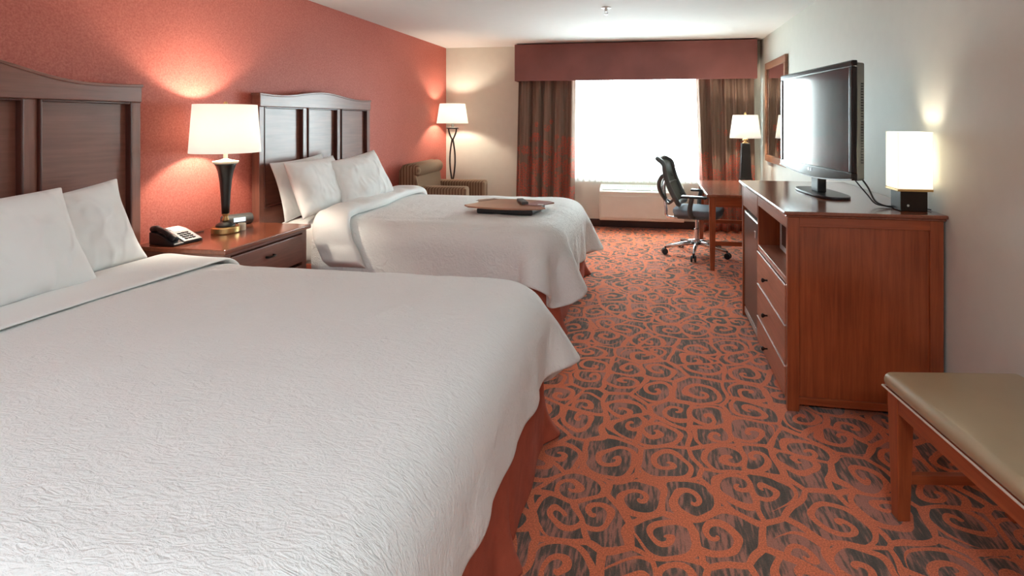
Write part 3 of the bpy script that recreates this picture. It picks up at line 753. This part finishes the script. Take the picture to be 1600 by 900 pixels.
# ------------------------------------------------------------------ lap desk, remote
TZ = B2['top'] + .04
lp = thing('lap_desk', 'brown lap desk with scalloped ends lying on the farther duvet', 'lap desk', (-1.09, 4.02, TZ), R(-4))
pts = []
for t_ in np.linspace(0, 1, 12): pts.append((-.36 + .06 * math.sin(PI * t_), .15 - .30 * t_))          # left scallop
for t_ in np.linspace(0, 1, 16): pts.append((-.30 + .60 * t_, -.22 - .045 * math.sin(PI * t_)))
for t_ in np.linspace(0, 1, 12): pts.append((.36 - .07 * math.sin(PI * t_), -.15 + .30 * t_))
for t_ in np.linspace(0, 1, 16): pts.append((.30 - .60 * t_, .22 + .045 * math.sin(PI * t_)))
pts = [(a * .90, b * .88) for a, b in pts]
bm = bmesh.new(); prism(bm, pts, .040, .052); obj('board', bm, M['board'], lp, .003)
box('cushion', (-.20, .24, -.195, .17, -.004, .040), M['black'], lp, .015, seg=3)
bm = bmesh.new(); bx(bm, -.03, .03, -.09, .09, .0525, .0535, Matrix.Translation((-.24, .13, 0)) @ Matrix.Rotation(R(-35), 4, 'Z')); obj('strap', bm, M['bead'], lp, label='dark band across the board end')
rc = thing('remote_control', 'grey remote control lying on the brown lap desk', 'remote control', (-1.00, 4.06, TZ + .053), R(25))
box('body', (-.026, .026, -.11, .10, 0, .022), M['grey_plastic'], rc, .006, seg=3)
bm = bmesh.new()
for i in range(6):
    for j in range(3): bx(bm, -.014 + j * .011, -.008 + j * .011, -.06 + i * .022, -.048 + i * .022, .0195, .022)
obj('button', bm, M['silver'], rc)
c_ = boxes('folded_card', [(-.07, .07, -.10, .10, 0, .003)], M['card'], None, .0005)
c_.location = (-.86, 4.03, TZ + .0535); c_.rotation_euler = (0, 0, R(-20)); tag(c_, 'mauve printed card on the right end of the lap desk', 'card')
c2 = boxes('paper_note', [(-.022, .022, -.016, .016, 0, .001)], M['paper'], None, 0)
c2.location = (-.835, 3.97, TZ + .0575); tag(c2, 'tiny white slip of paper on the mauve card', 'paper')

# ------------------------------------------------------------------ dresser
dr = thing('dresser', 'tall cherry wood dresser with three drawers under the television', 'dresser', (1.0, 3.39, 0))
x0, x1, y0, y1 = .654 - 1.0, 1.345 - 1.0, 2.735 - 3.39, 4.05 - 3.39
ZT = .945
bm = bmesh.new(); bx(bm, x0 - .02, x1 + .012, y0 - .022, y1 + .02, ZT + .012, DT); bx(bm, x0 - .008, x1 + .008, y0 - .01, y1 + .008, ZT, ZT + .012)
obj('top', bm, M['top'], dr, .007, 3)
for nm, ya, s in (('side_panel', y0, 1), ('side_panel', y1, -1)):
    a, b = sorted((ya + s * .012, ya + s * .026)); p = box(nm, (x0 + .05, x1 - .055, a, b, .065, ZT - .04), M['cherry_z'], dr, 0)
    a, b = sorted((ya, ya + s * .03))
    boxes('corner_post', [(x0, x0 + .055, a, b, 0, ZT)], M['cherry_z'], p, .002)
    boxes('corner_post', [(x1 - .058, x1, a, b, 0, ZT)], M['cherry_z'], p, .002)
    boxes('rail', [(x0 + .055, x1 - .058, a, b, ZT - .045, ZT)], M['cherry_x'], p, .002)
    boxes('rail', [(x0 + .055, x1 - .058, a, b, .035, .070)], M['cherry_x'], p, .002)
ym = 3.485 - 3.39
box('back_panel', (x1 - .02, x1 - .008, y0 + .03, y1 - .03, .04, ZT), M['cherry_z'], dr, 0)
box('divider', (x0 + .004, x1 - .02, ym - .012, ym + .012, .03, ZT), M['cherry_z'], dr, .002)
box('niche_shelf', (x0 + .002, x1 - .02, y0 + .03, ym - .012, .610, .640), M['drawer'], dr, .003)
boxes('front_rail', [(x0 + .002, x0 + .03, y0 + .03, ym - .012, .885, ZT)], M['drawer'], dr, .002)
boxes('front_rail', [(x0 + .002, x0 + .03, ym + .012, y1 - .03, .800, ZT)], M['drawer'], dr, .002)
box('plinth', (x0 + .02, x0 + .04, y0 + .03, ym - .012, 0.0, .045), M['cherry_y'], dr, .002)
for a, b in ((.408, .603), (.208, .402), (.052, .202)):
    d = box('drawer', (x0 - .004, x0 + .018, y0 + .034, ym - .014, a, b), M['drawer'], dr, .004, seg=3)
    bm = bmesh.new(); prof = [(.005, 0), (.0045, .012), (.008, .018), (.0125, .024), (.012, .030), (.006, .034)]
    lathe(bm, prof, 16); bmesh.ops.transform(bm, matrix=Matrix.Translation((x0 - .004, (y0 + ym) / 2 + .06, (a + b) / 2 + (.0 if b > .3 else -.01))) @ Matrix.Rotation(-PI / 2, 4, 'Y'), verts=bm.verts)
    obj('knob', bm, M['bronze'], d, smooth=True)
    box('drawer_lip', (x0 - .0065, x0 - .002, y0 + .036, ym - .016, b - .004, b - .001), M['steel_trim'], d, 0, label='bright edge of the drawer front')

fr = thing('mini_fridge', 'dark steel compact fridge inside the far end of the dresser', 'refrigerator', (.99, 3.77, 0))
fx0 = .662 - .99
box('body', (fx0 + .05, .30, -.245, .245, .015, .755), M['black'], fr, .006)
box('door', (fx0, fx0 + .045, -.245, .245, .085, .762), M['fridge'], fr, .008, seg=3)
box('door_top', (fx0 + .002, fx0 + .043, -.243, .243, .762, .768), M['steel_trim'], fr, .001)
bm = bmesh.new(); bx(bm, fx0 + .008, fx0 + .045, -.24, .24, .015, .078); obj('toe_grille', bm, M['black'], fr, .003)
bm = bmesh.new()
for i in range(16): bx(bm, fx0 + .003, fx0 + .008, -.225 + i * .03, -.209 + i * .03, .03, .070)
obj('grille_slat', bm, M['steel_trim'], fr)
box('badge', (fx0 - .003, fx0, -.20, -.165, .655, .700), M['silver'], fr, .001, label='small square silver badge')

mw = thing('microwave', 'silver microwave oven in the niche above the dresser drawers', 'microwave', (1.02, 3.12, .640))
box('case', (-.24, .22, -.235, .235, .0, .235), M['silver'], mw, .006)
d = box('door', (-.262, -.24, -.12, .232, .010, .232), M['silver'], mw, .004)
box('door_window', (-.2645, -.2615, -.085, .175, .045, .200), M['mw_glass'], d, .002)
bm = bmesh.new(); tube(bm, [(-.262, -.10, .03), (-.285, -.10, .04), (-.285, -.10, .20), (-.262, -.10, .21)], .008, 8); obj('handle', bm, M['chrome'], d, smooth=True)
box('control_panel', (-.262, -.24, -.232, -.124, .010, .232), M['black'], mw, .003)

# ------------------------------------------------------------------ television
p0 = Vector((1.02, 2.90, 0)); p1 = Vector((.902, 3.893, 0)); mid = (p0 + p1) / 2; dv = (p1 - p0); Wt = dv.length
ang = math.atan2(dv.y, dv.x)      # local x along the screen, local y towards the back
tv = thing('television', 'black flat-screen television standing on the dresser', 'television', (mid.x, mid.y, DT + .001), ang)
# local +y = left of direction dv; the viewer side is +y (towards -X world)
zb, zt_ = .100, .748; hw = Wt / 2; b_ = .034
bm = bmesh.new()
bx(bm, -hw, hw, -.012, .018, zt_ - b_, zt_); bx(bm, -hw, -hw + b_, -.012, .018, zb + .07, zt_ - b_); bx(bm, hw - b_, hw, -.012, .018, zb + .07, zt_ - b_)
obj('bezel', bm, M['gloss'], tv, .006, 3)
bm = bmesh.new()
lo = [(-hw + (2 * hw) * i / 24, zb + .035 - .035 * math.sin(PI * i / 24)) for i in range(25)]
prism(bm, lo + [(hw, zb + .072), (-hw, zb + .072)], -.012, .020, 'XZ'); obj('lower_bezel', bm, M['gloss'], tv, .005, 3)
bm = bmesh.new(); prism(bm, [(a, z + .001) for a, z in lo] + [(a, z + .007) for a, z in reversed(lo)], .018, .024, 'XZ'); obj('speaker_strip', bm, M['silver'], tv, .001)
box('screen', (-hw + b_ - .002, hw - b_ + .002, .0, .012, zb + .068, zt_ - b_ + .002), M['screen'], tv, 0)
bm = bmesh.new(); prism(bm, [(-hw + .01, -.012), (hw - .01, -.012), (hw - .05, -.07), (hw - .2, -.095), (-hw + .2, -.095), (-hw + .05, -.07)], zb + .03, zt_ - .01); obj('rear_housing', bm, M['grey_plastic'], tv, .008, 3)
bm = bmesh.new()
for i in range(30): bx(bm, -hw + .031, -hw + .036, -.056, -.036, zb + .12 + i * .014, zb + .126 + i * .014)
obj('vent_slots', bm, M['black'], tv)
logo = bmesh.new(); lathe(logo, [(.009, 0), (.009, .002)], 20); bmesh.ops.transform(logo, matrix=Matrix.Translation((-.022, .0205, zb + .048)) @ Matrix.Rotation(-PI / 2, 4, 'X'), verts=logo.verts)
bx(logo, -.006, -.002, .020, .0225, zb + .040, zb + .057); bx(logo, -.006, .003, .020, .0225, zb + .040, zb + .044)
bx(logo, .007, .011, .020, .0225, zb + .040, zb + .057); bx(logo, .007, .019, .020, .0225, zb + .053, zb + .057); bx(logo, .007, .019, .020, .0225, zb + .040, zb + .044); bx(logo, .015, .019, .020, .0225, zb + .040, zb + .049)
bmesh.ops.scale(logo, vec=(-1, 1, 1), verts=logo.verts)
obj('logo', logo, M['chrome'], tv)
box('neck', (-.05, .05, -.055, -.005, .012, zb + .04), M['black'], tv, .008, seg=3)
bm = bmesh.new(); prism(bm, [(.26 * math.copysign(abs(math.cos(a)) ** .7, math.cos(a)), -.045 + .095 * math.copysign(abs(math.sin(a)) ** .7, math.sin(a))) for a in np.linspace(0, 2 * PI, 48, endpoint=False)], 0, .014); obj('stand_base', bm, M['black'], tv, .004, 3)
bm = bmesh.new(); tube(bm, catmull([(-.40, -.06, .16), (-.46, -.08, .10), (-.50, -.10, .03), (-.515, -.16, .006), (-.50, -.22, .005)], 6), .0045, 6)
obj('power_cord', bm, M['black'], tv, smooth=True)
bm = bmesh.new(); tube(bm, catmull([(-.36, -.06, .13), (-.43, -.09, .06), (-.47, -.12, .012), (-.50, -.19, .005)], 6), .0035, 6)
obj('signal_cord', bm, M['black'], tv, smooth=True)

# ------------------------------------------------------------------ wall mirror
mr = thing('wall_mirror', 'wood-framed rectangular mirror on the right wall behind the television', 'mirror', (XR, 6.14, 1.51))
my, mz = .485, .575; f_ = .075
boxes('frame', [(-.032, -.001, -my, my, mz - f_, mz), (-.032, -.001, -my, my, -mz, -mz + f_), (-.032, -.001, -my, -my + f_, -mz + f_, mz - f_), (-.032, -.001, my - f_, my, -mz + f_, mz - f_)], M['frame_wood'], mr, .006, seg=3)
box('glass', (-.018, -.012, -my + f_ - .004, my - f_ + .004, -mz + f_ - .004, mz - f_ + .004), M['mirror'], mr, 0)

# ------------------------------------------------------------------ desk
dk = thing('desk', 'cherry wood writing desk against the right wall near the window', 'desk', (.935, 5.72, 0))
dx0, dx1, dy0, dy1 = -.425, .415, -.60, .62
box('top', (dx0, dx1, dy0, dy1, .692, .720), M['top'], dk, .006, seg=3)
boxes('apron', [(dx0 + .05, dx1 - .04, dy0 + .035, dy0 + .055, .60, .692), (dx0 + .05, dx1 - .04, dy1 - .055, dy1 - .035, .60, .692), (dx0 + .045, dx0 + .062, dy0 + .05, dy1 - .05, .64, .692), (dx1 - .06, dx1 - .042, dy0 + .05, dy1 - .05, .60, .692)], M['cherry_x'], dk, .002)
for x in (dx0 + .055, dx1 - .055):
    for y in (dy0 + .05, dy1 - .05):
        bm = bmesh.new(); lathe(bm, [(.028, 0), (.036, .25), (.040, .45), (.042, .692)], 4, (x, y), PI / 4); obj('leg', bm, M['cherry_z'], dk, .003)
for y in (dy0 + .05, dy1 - .05): box('stretcher', (dx0 + .08, dx1 - .08, y - .012, y + .012, .235, .275), M['cherry_x'], dk, .003)

# ------------------------------------------------------------------ office chair
oc = thing('office_chair', 'grey mesh-back office chair with chrome star base pulled up to the desk', 'office chair', (.47, 5.76, 0), R(-14))
for k in range(5):
    a = R(202 + 72 * k); ca, sa = math.cos(a), math.sin(a)
    bm = bmesh.new(); tube(bm, [(.02 * ca, .02 * sa, .125), (.14 * ca, .14 * sa, .112), (.32 * ca, .32 * sa, .082)], [.026, .022, .016], 10)
    o = obj('base_arm', bm, M['chrome'], oc, smooth=True)
    bm = bmesh.new()
    for s in (-1, 1):
        q = Matrix.Translation((.335 * ca - s * .018 * sa, .335 * sa + s * .018 * ca, .033)) @ Matrix.Rotation(a, 4, 'Z') @ Matrix.Rotation(PI / 2, 4, 'X')
        b2 = bmesh.new(); lathe(b2, [(.026, -.010), (.032, -.006), (.032, .006), (.026, .010)], 20); bmesh.ops.transform(b2, matrix=q, verts=b2.verts)
        me_ = bpy.data.meshes.new('tmp'); b2.to_mesh(me_); b2.free(); bm.from_mesh(me_); bpy.data.meshes.remove(me_)
    tube(bm, [(.335 * ca, .335 * sa, .035), (.325 * ca, .325 * sa, .085)], .010, 8)
    obj('castor', bm, M['black'], o)
bm = bmesh.new(); lathe(bm, [(.036, .10), (.036, .16), (.026, .165), (.026, .27), (.016, .275), (.016, .40)], 24); obj('gas_lift', bm, M['chrome'], oc)
boxes('seat_mechanism', [(-.10, .09, -.07, .07, .375, .415), (-.20, .0, -.03, .03, .365, .385)], M['grey_plastic'], oc, .008)
bm = bmesh.new(); n = 28
pts = [(.02 + .25 * math.copysign(abs(math.cos(a)) ** .5, math.cos(a)), .245 * math.copysign(abs(math.sin(a)) ** .5, math.sin(a))) for a in np.linspace(0, 2 * PI, 40, endpoint=False)]
prism(bm, pts, .435, .495); obj('seat', bm, M['seat_grey'], oc, .022, 4, smooth=True)
bm = bmesh.new(); prism(bm, [(a * .96, b * .96) for a, b in pts], .412, .437); obj('seat_pan', bm, M['grey_plastic'], oc, .004)
bm = bmesh.new(); tube(bm, catmull([(-.08, -.25, .50), (-.10, -.25, .42), (.0, -.24, .395), (.10, -.20, .40)], 6), .01, 8); bm.free()
# back support spine and lumbar loop
bm = bmesh.new(); tube(bm, catmull([(-.05, 0, .385), (-.22, 0, .372), (-.315, 0, .385), (-.325, 0, .46), (-.335, 0, .56), (-.345, 0, .70), (-.31, 0, .80)], 6), [.014] * 14 + [.017] * 23, 10); obj('back_bracket', bm, M['chrome'], oc, smooth=True)
# back frame: closed loop in a plane leaning back
def backpt(v, w_):    # v height 0..1, w_ side -1..1
    z = .54 + .465 * v
    x = -.175 - .165 * v - .035 * math.sin(PI * v) + .03 * (w_ * w_)
    half = .215 + .02 * math.sin(PI * v) - .03 * v
    if v > .85: x -= .06 * ((v - .85) / .15) ** 2
    return (x, w_ * half, z)
loop = [backpt(v, -1) for v in np.linspace(0.06, .92, 12)] + [backpt(1, w_) for w_ in np.linspace(-.8, .8, 9)] + [backpt(v, 1) for v in np.linspace(.92, .06, 12)] + [backpt(0, w_) for w_ in np.linspace(.8, -.8, 9)]
bf = bmesh.new(); tube(bf, catmull(loop, 3, True), .026, 10, closed=True)
tube(bf, [backpt(.45, w_) for w_ in np.linspace(-1, 1, 9)], .011, 8)
bo = obj('back_frame', bf, M['grey_plastic'], oc, smooth=True)
V = [[backpt(v, w_) for w_ in np.linspace(-.96, .96, 14)] for v in np.linspace(.02, .98, 18)]
grid_obj('back_mesh', V, M['mesh_back'], oc, .003)
bm = bmesh.new()
for s in (-1, 1): tube(bm, catmull([(-.33, s * .01, .56), (-.375, s * .07, .66), (-.37, s * .13, .76), (-.325, s * .14, .83), (-.29, s * .15, .80)], 6), .021, 8)
for s in (-1, 1): tube(bm, catmull([(-.33, s * .01, .56), (-.28, s * .08, .53), (-.22, s * .14, .58), (-.20, s * .17, .62)], 6), .014, 8)
obj('rear_brace', bm, M['grey_plastic'], oc, smooth=True)
for s in (-1, 1):
    bm = bmesh.new(); tube(bm, catmull([(.02, s * .20, .42), (-.01, s * .265, .44), (-.02, s * .285, .52), (.0, s * .285, .63)], 6), [.020] * 6 + [.024] * 13, 10)
    a_ = obj('armrest', bm, M['grey_plastic'], oc, smooth=True)
    bm = bmesh.new(); bx(bm, -.11, .15, s * .285 - .042, s * .285 + .042, .628, .652); obj('arm_pad', bm, M['black'], a_, .012, 4)

# ------------------------------------------------------------------ armchair
ac = thing('armchair', 'striped olive brown armchair with rolled headrest in the far left corner', 'armchair', (-2.40, 5.98, 0), R(2))
def rbox(name, d, mat, parent, bev=.04, **kw): return box(name, d, mat, parent, bev, seg=5, smooth=True, **kw)
rbox('seat_base', (-.36, .34, -.36, .36, .09, .34), M['armchair'], ac, .02)
rbox('seat_cushion', (-.20, .36, -.24, .24, .34, .47), M['armchair'], ac, .045)
for s in (-1, 1):
    a, b = sorted((s * .25, s * .40)); rbox('arm', (-.34, .40 if s > 0 else .37, a, b, .09, .675), M['armchair'], ac, .035)
bm = bmesh.new(); prism(bm, [(-.36, .12), (-.17, .30), (-.155, .60), (-.18, .80), (-.21, .90), (-.27, .935), (-.34, .915), (-.385, .85), (-.395, .60)], -.46, .30, 'XZ'); obj('backrest', bm, M['armchair'], ac, .03, 4, smooth=True)
bm = bmesh.new(); tube(bm, [(-.215, -.46, .855), (-.215, -.455, .855), (-.21, -.43, .855), (-.21, .26, .855), (-.215, .285, .855), (-.215, .29, .855)], [.02, .055, .075, .075, .055, .02], 20); obj('headrest_roll', bm, M['armchair'], ac, smooth=True)
for x in (-.30, .30):
    for y in (-.34, .34):
        bm = bmesh.new(); lathe(bm, [(.018, 0), (.026, .09)], 4, (x, y), PI / 4); obj('leg', bm, M['bead'], ac, .002)

# ------------------------------------------------------------------ window dressing, heater
def curtain(x0, x1, ztop, zbot, y, folds, amp, label, mat, name, seed, flare0=0, flare1=0, thick=.004, cat='curtain', n=160):
    rng = np.random.default_rng(seed)
    ph = rng.uniform(0, 6, 3); zs = np.linspace(ztop, zbot, 24); V = np.zeros((n, len(zs), 3))
    for i in range(n):
        u = i / (n - 1)
        for j, z in enumerate(zs):
            f = j / (len(zs) - 1)
            xa = x0 + flare0 * f; xb = x1 + flare1 * f
            ww = math.sin(2 * PI * folds * u + ph[0] + .6 * math.sin(2 * PI * u * 1.7 + ph[1]) + .3 * f)
            V[i, j] = (xa + (xb - xa) * u + .010 * math.sin(2 * PI * folds * u + 1.2) , y + amp * (.65 + .45 * f) * ww + .3 * amp * math.sin(2 * PI * folds * 2.1 * u + ph[2]), z)
    return tag(grid_obj(name, V, mat, None, thick), label, cat)
curtain(-1.76, -.99, 1.99, .02, 6.90, 5, .045, 'brown curtain with red blossoms on the left side of the window', M['curtain'], 'curtain', 3, flare0=-.05, flare1=-.02)
curtain(.545, 1.25, 1.99, .02, 6.90, 5, .045, 'brown curtain with red blossoms right of the window, behind the desk lamp', M['curtain'], 'curtain', 8, flare0=.07, flare1=.02)
curtain(-1.14, .86, 2.10, .60, 6.995, 26, .014, 'white sheer curtain drawn across the bright window', M['sheer'], 'sheer_curtain', 5, thick=0, cat='sheer curtain', n=520)
va = boxes('valance', [(-1.775, 1.275, 6.78, 6.80, 1.925, 2.405), (-1.775, -1.755, 6.80, 7.058, 1.925, 2.405), (1.255, 1.275, 6.80, 7.058, 1.925, 2.405), (-1.755, 1.255, 6.80, 7.058, 2.385, 2.405)], M['valance'], None, .004)
tag(va, 'wide mauve brown box valance above the window', 'valance')
hv = thing('wall_heater', 'cream through-wall heating and cooling unit below the window', 'heater', (-.13, 7.06, 0))
bm = bmesh.new(); prism(bm, [(-.001, .12), (-.19, .12), (-.20, .14), (-.20, .485), (-.185, .505), (-.03, .565), (-.001, .565)], -.535, .535, 'YZ')
obj('cabinet', bm, M['white_plastic'], hv, .006, 3)
box('front_panel', (-.52, .52, -.212, -.199, .155, .44), M['white_plastic'], hv, .006)
bm = bmesh.new(); th = math.atan2(.06, .155)
for s0, s1 in ((-.50, -.20), (-.18, .12), (.14, .50)):
    bx(bm, s0, s1, 0, .125, .0, .004, Matrix.Translation((0, -.172, .512)) @ Matrix.Rotation(th, 4, 'X'))
obj('louvre_recess', bm, M['grille'], hv)
bm = bmesh.new()
for i in range(44):
    x = -.50 + i * .0233
    bx(bm, x - .002, x + .002, 0, .125, .004, .009, Matrix.Translation((0, -.172, .512)) @ Matrix.Rotation(th, 4, 'X'))
obj('louvre', bm, M['white_plastic'], hv)
box('louvre_frame', (-.52, .52, -.203, -.192, .47, .492), M['white_plastic'], hv, .003)

# ------------------------------------------------------------------ bench
be = thing('bench', 'upholstered bench with olive brown leather seat and cherry wood legs at the right edge', 'bench', (.827, 2.107, 0), R(7.9))
BW, BL = .49, 1.15
bm = bmesh.new(); bx(bm, 0, BW, -BL, 0, .450, .508); obj('seat_cushion', bm, M['leather'], be, .028, 6, smooth=True)
bm = bmesh.new(); q_ = .004; tube(bm, [(q_, -q_, .452), (BW - q_, -q_, .452), (BW - q_, -BL + q_, .452), (q_, -BL + q_, .452)], .0038, 8, closed=True); obj('welt', bm, M['piping'], be)
boxes('apron', [(.018, .036, -BL + .05, -.05, .385, .448), (BW - .036, BW - .018, -BL + .05, -.05, .385, .448), (.05, BW - .05, -.036, -.018, .385, .448), (.05, BW - .05, -BL + .018, -BL + .036, .385, .448)], M['cherry_y'], be, .002)
for x in (.045, BW - .045):
    for y in (-.045, -BL + .045):
        bm = bmesh.new(); lathe(bm, [(.030, 0), (.042, .40), (.042, .449)], 4, (x, y), PI / 4); obj('leg', bm, M['cherry_z'], be, .003)
for y in (-.045, -BL + .045): box('stretcher', (.06, BW - .06, y - .012, y + .012, .125, .158), M['cherry_x'], be, .002)

# ------------------------------------------------------------------ ceiling sprinkler and added fill lamps
sp = thing('ceiling_sprinkler', 'small white fire sprinkler head on the ceiling', 'sprinkler', (-.40, 4.74, H))
bm = bmesh.new(); lathe(bm, [(.045, 0), (.045, -.006), (.014, -.012), (.012, -.035)], 24); obj('escutcheon', bm, M['white_paint'], sp)
bm = bmesh.new(); tube(bm, [(-.012, 0, -.03), (-.016, 0, -.045), (0, 0, -.06)], .003, 6); tube(bm, [(.012, 0, -.03), (.016, 0, -.045), (0, 0, -.06)], .003, 6); lathe(bm, [(.016, -.060), (.016, -.063)], 16); obj('deflector', bm, M['chrome'], sp)
def fill_ceiling_lamp(x, y, label, watts):  # unseen lamp added behind the camera to brighten the foreground
    cl = thing('fill_ceiling_lamp', label, 'added fill lamp', (x, y, H))
    bm = bmesh.new(); lathe(bm, [(.19, 0), (.19, -.03), (.175, -.035)], 40); obj('rim', bm, M['chrome'], cl)
    bm = bmesh.new(); lathe(bm, [(.178, -.03), (.170, -.06), (.12, -.09), (.02, -.10)], 40); obj('glass_bowl', bm, M['fill_glass'], cl, smooth=True)
    l = bpy.data.lights.new('bulb_light', 'AREA'); l.shape = 'DISK'; l.size = .5; l.energy = watts; l.color = (.80, .93, 1.0)  # area light of the added fill lamp
    o = bpy.data.objects.new('bulb_light', l); COL.objects.link(o); o.parent = cl; o.location = (0, 0, -.125)
fill_ceiling_lamp(.35, -.9, 'added round fill lamp on the unseen ceiling behind the camera, right side', 34)
fill_ceiling_lamp(-1.7, -.9, 'added round fill lamp on the unseen ceiling behind the camera, left side', 32)

# ------------------------------------------------------------------ daylight
w = bpy.data.worlds.new('overcast_sky'); SC.world = w; w.use_nodes = True
bg = w.node_tree.nodes['Background']; bg.inputs[0].default_value = (.79, .93, 1.0, 1); bg.inputs[1].default_value = 28.0
pl = bpy.data.lights.new('window_daylight', 'AREA'); pl.shape = 'RECTANGLE'; pl.size = WX1 - WX0; pl.size_y = WZ1 - WZ0; pl.energy = 1; pl.cycles.is_portal = True
po = bpy.data.objects.new('window_daylight', pl); COL.objects.link(po); po.location = ((WX0 + WX1) / 2, BY + .2, (WZ0 + WZ1) / 2); po.rotation_euler = (R(-90), 0, 0)

# ------------------------------------------------------------------ camera
F_, CX_, HY_ = 830.0, 880.0, 187.0
cam = bpy.data.cameras.new('camera'); co = bpy.data.objects.new('camera', cam); COL.objects.link(co)
cam.sensor_width = 36; cam.lens = F_ / 1600 * 36
cam.shift_x = (800 - CX_) / 1600; cam.shift_y = -(450 - HY_) / 1600
co.location = (0, 0, 1.42); co.rotation_euler = (PI / 2, 0, math.atan((1018 - CX_) / F_))
cam.clip_start = .02; cam.clip_end = 200
SC.camera = co
SC.view_settings.view_transform = 'Standard'; SC.view_settings.look = 'None'; SC.view_settings.gamma = 1; SC.view_settings.exposure = 0.52
SC.view_settings.use_curve_mapping = False
SC.cycles.use_denoising = True
SC.cycles.max_bounces = 10; SC.cycles.diffuse_bounces = 6; SC.cycles.transparent_max_bounces = 12
SC.cycles.sample_clamp_indirect = 6.0
SC.cycles.caustics_reflective = False; SC.cycles.caustics_refractive = False
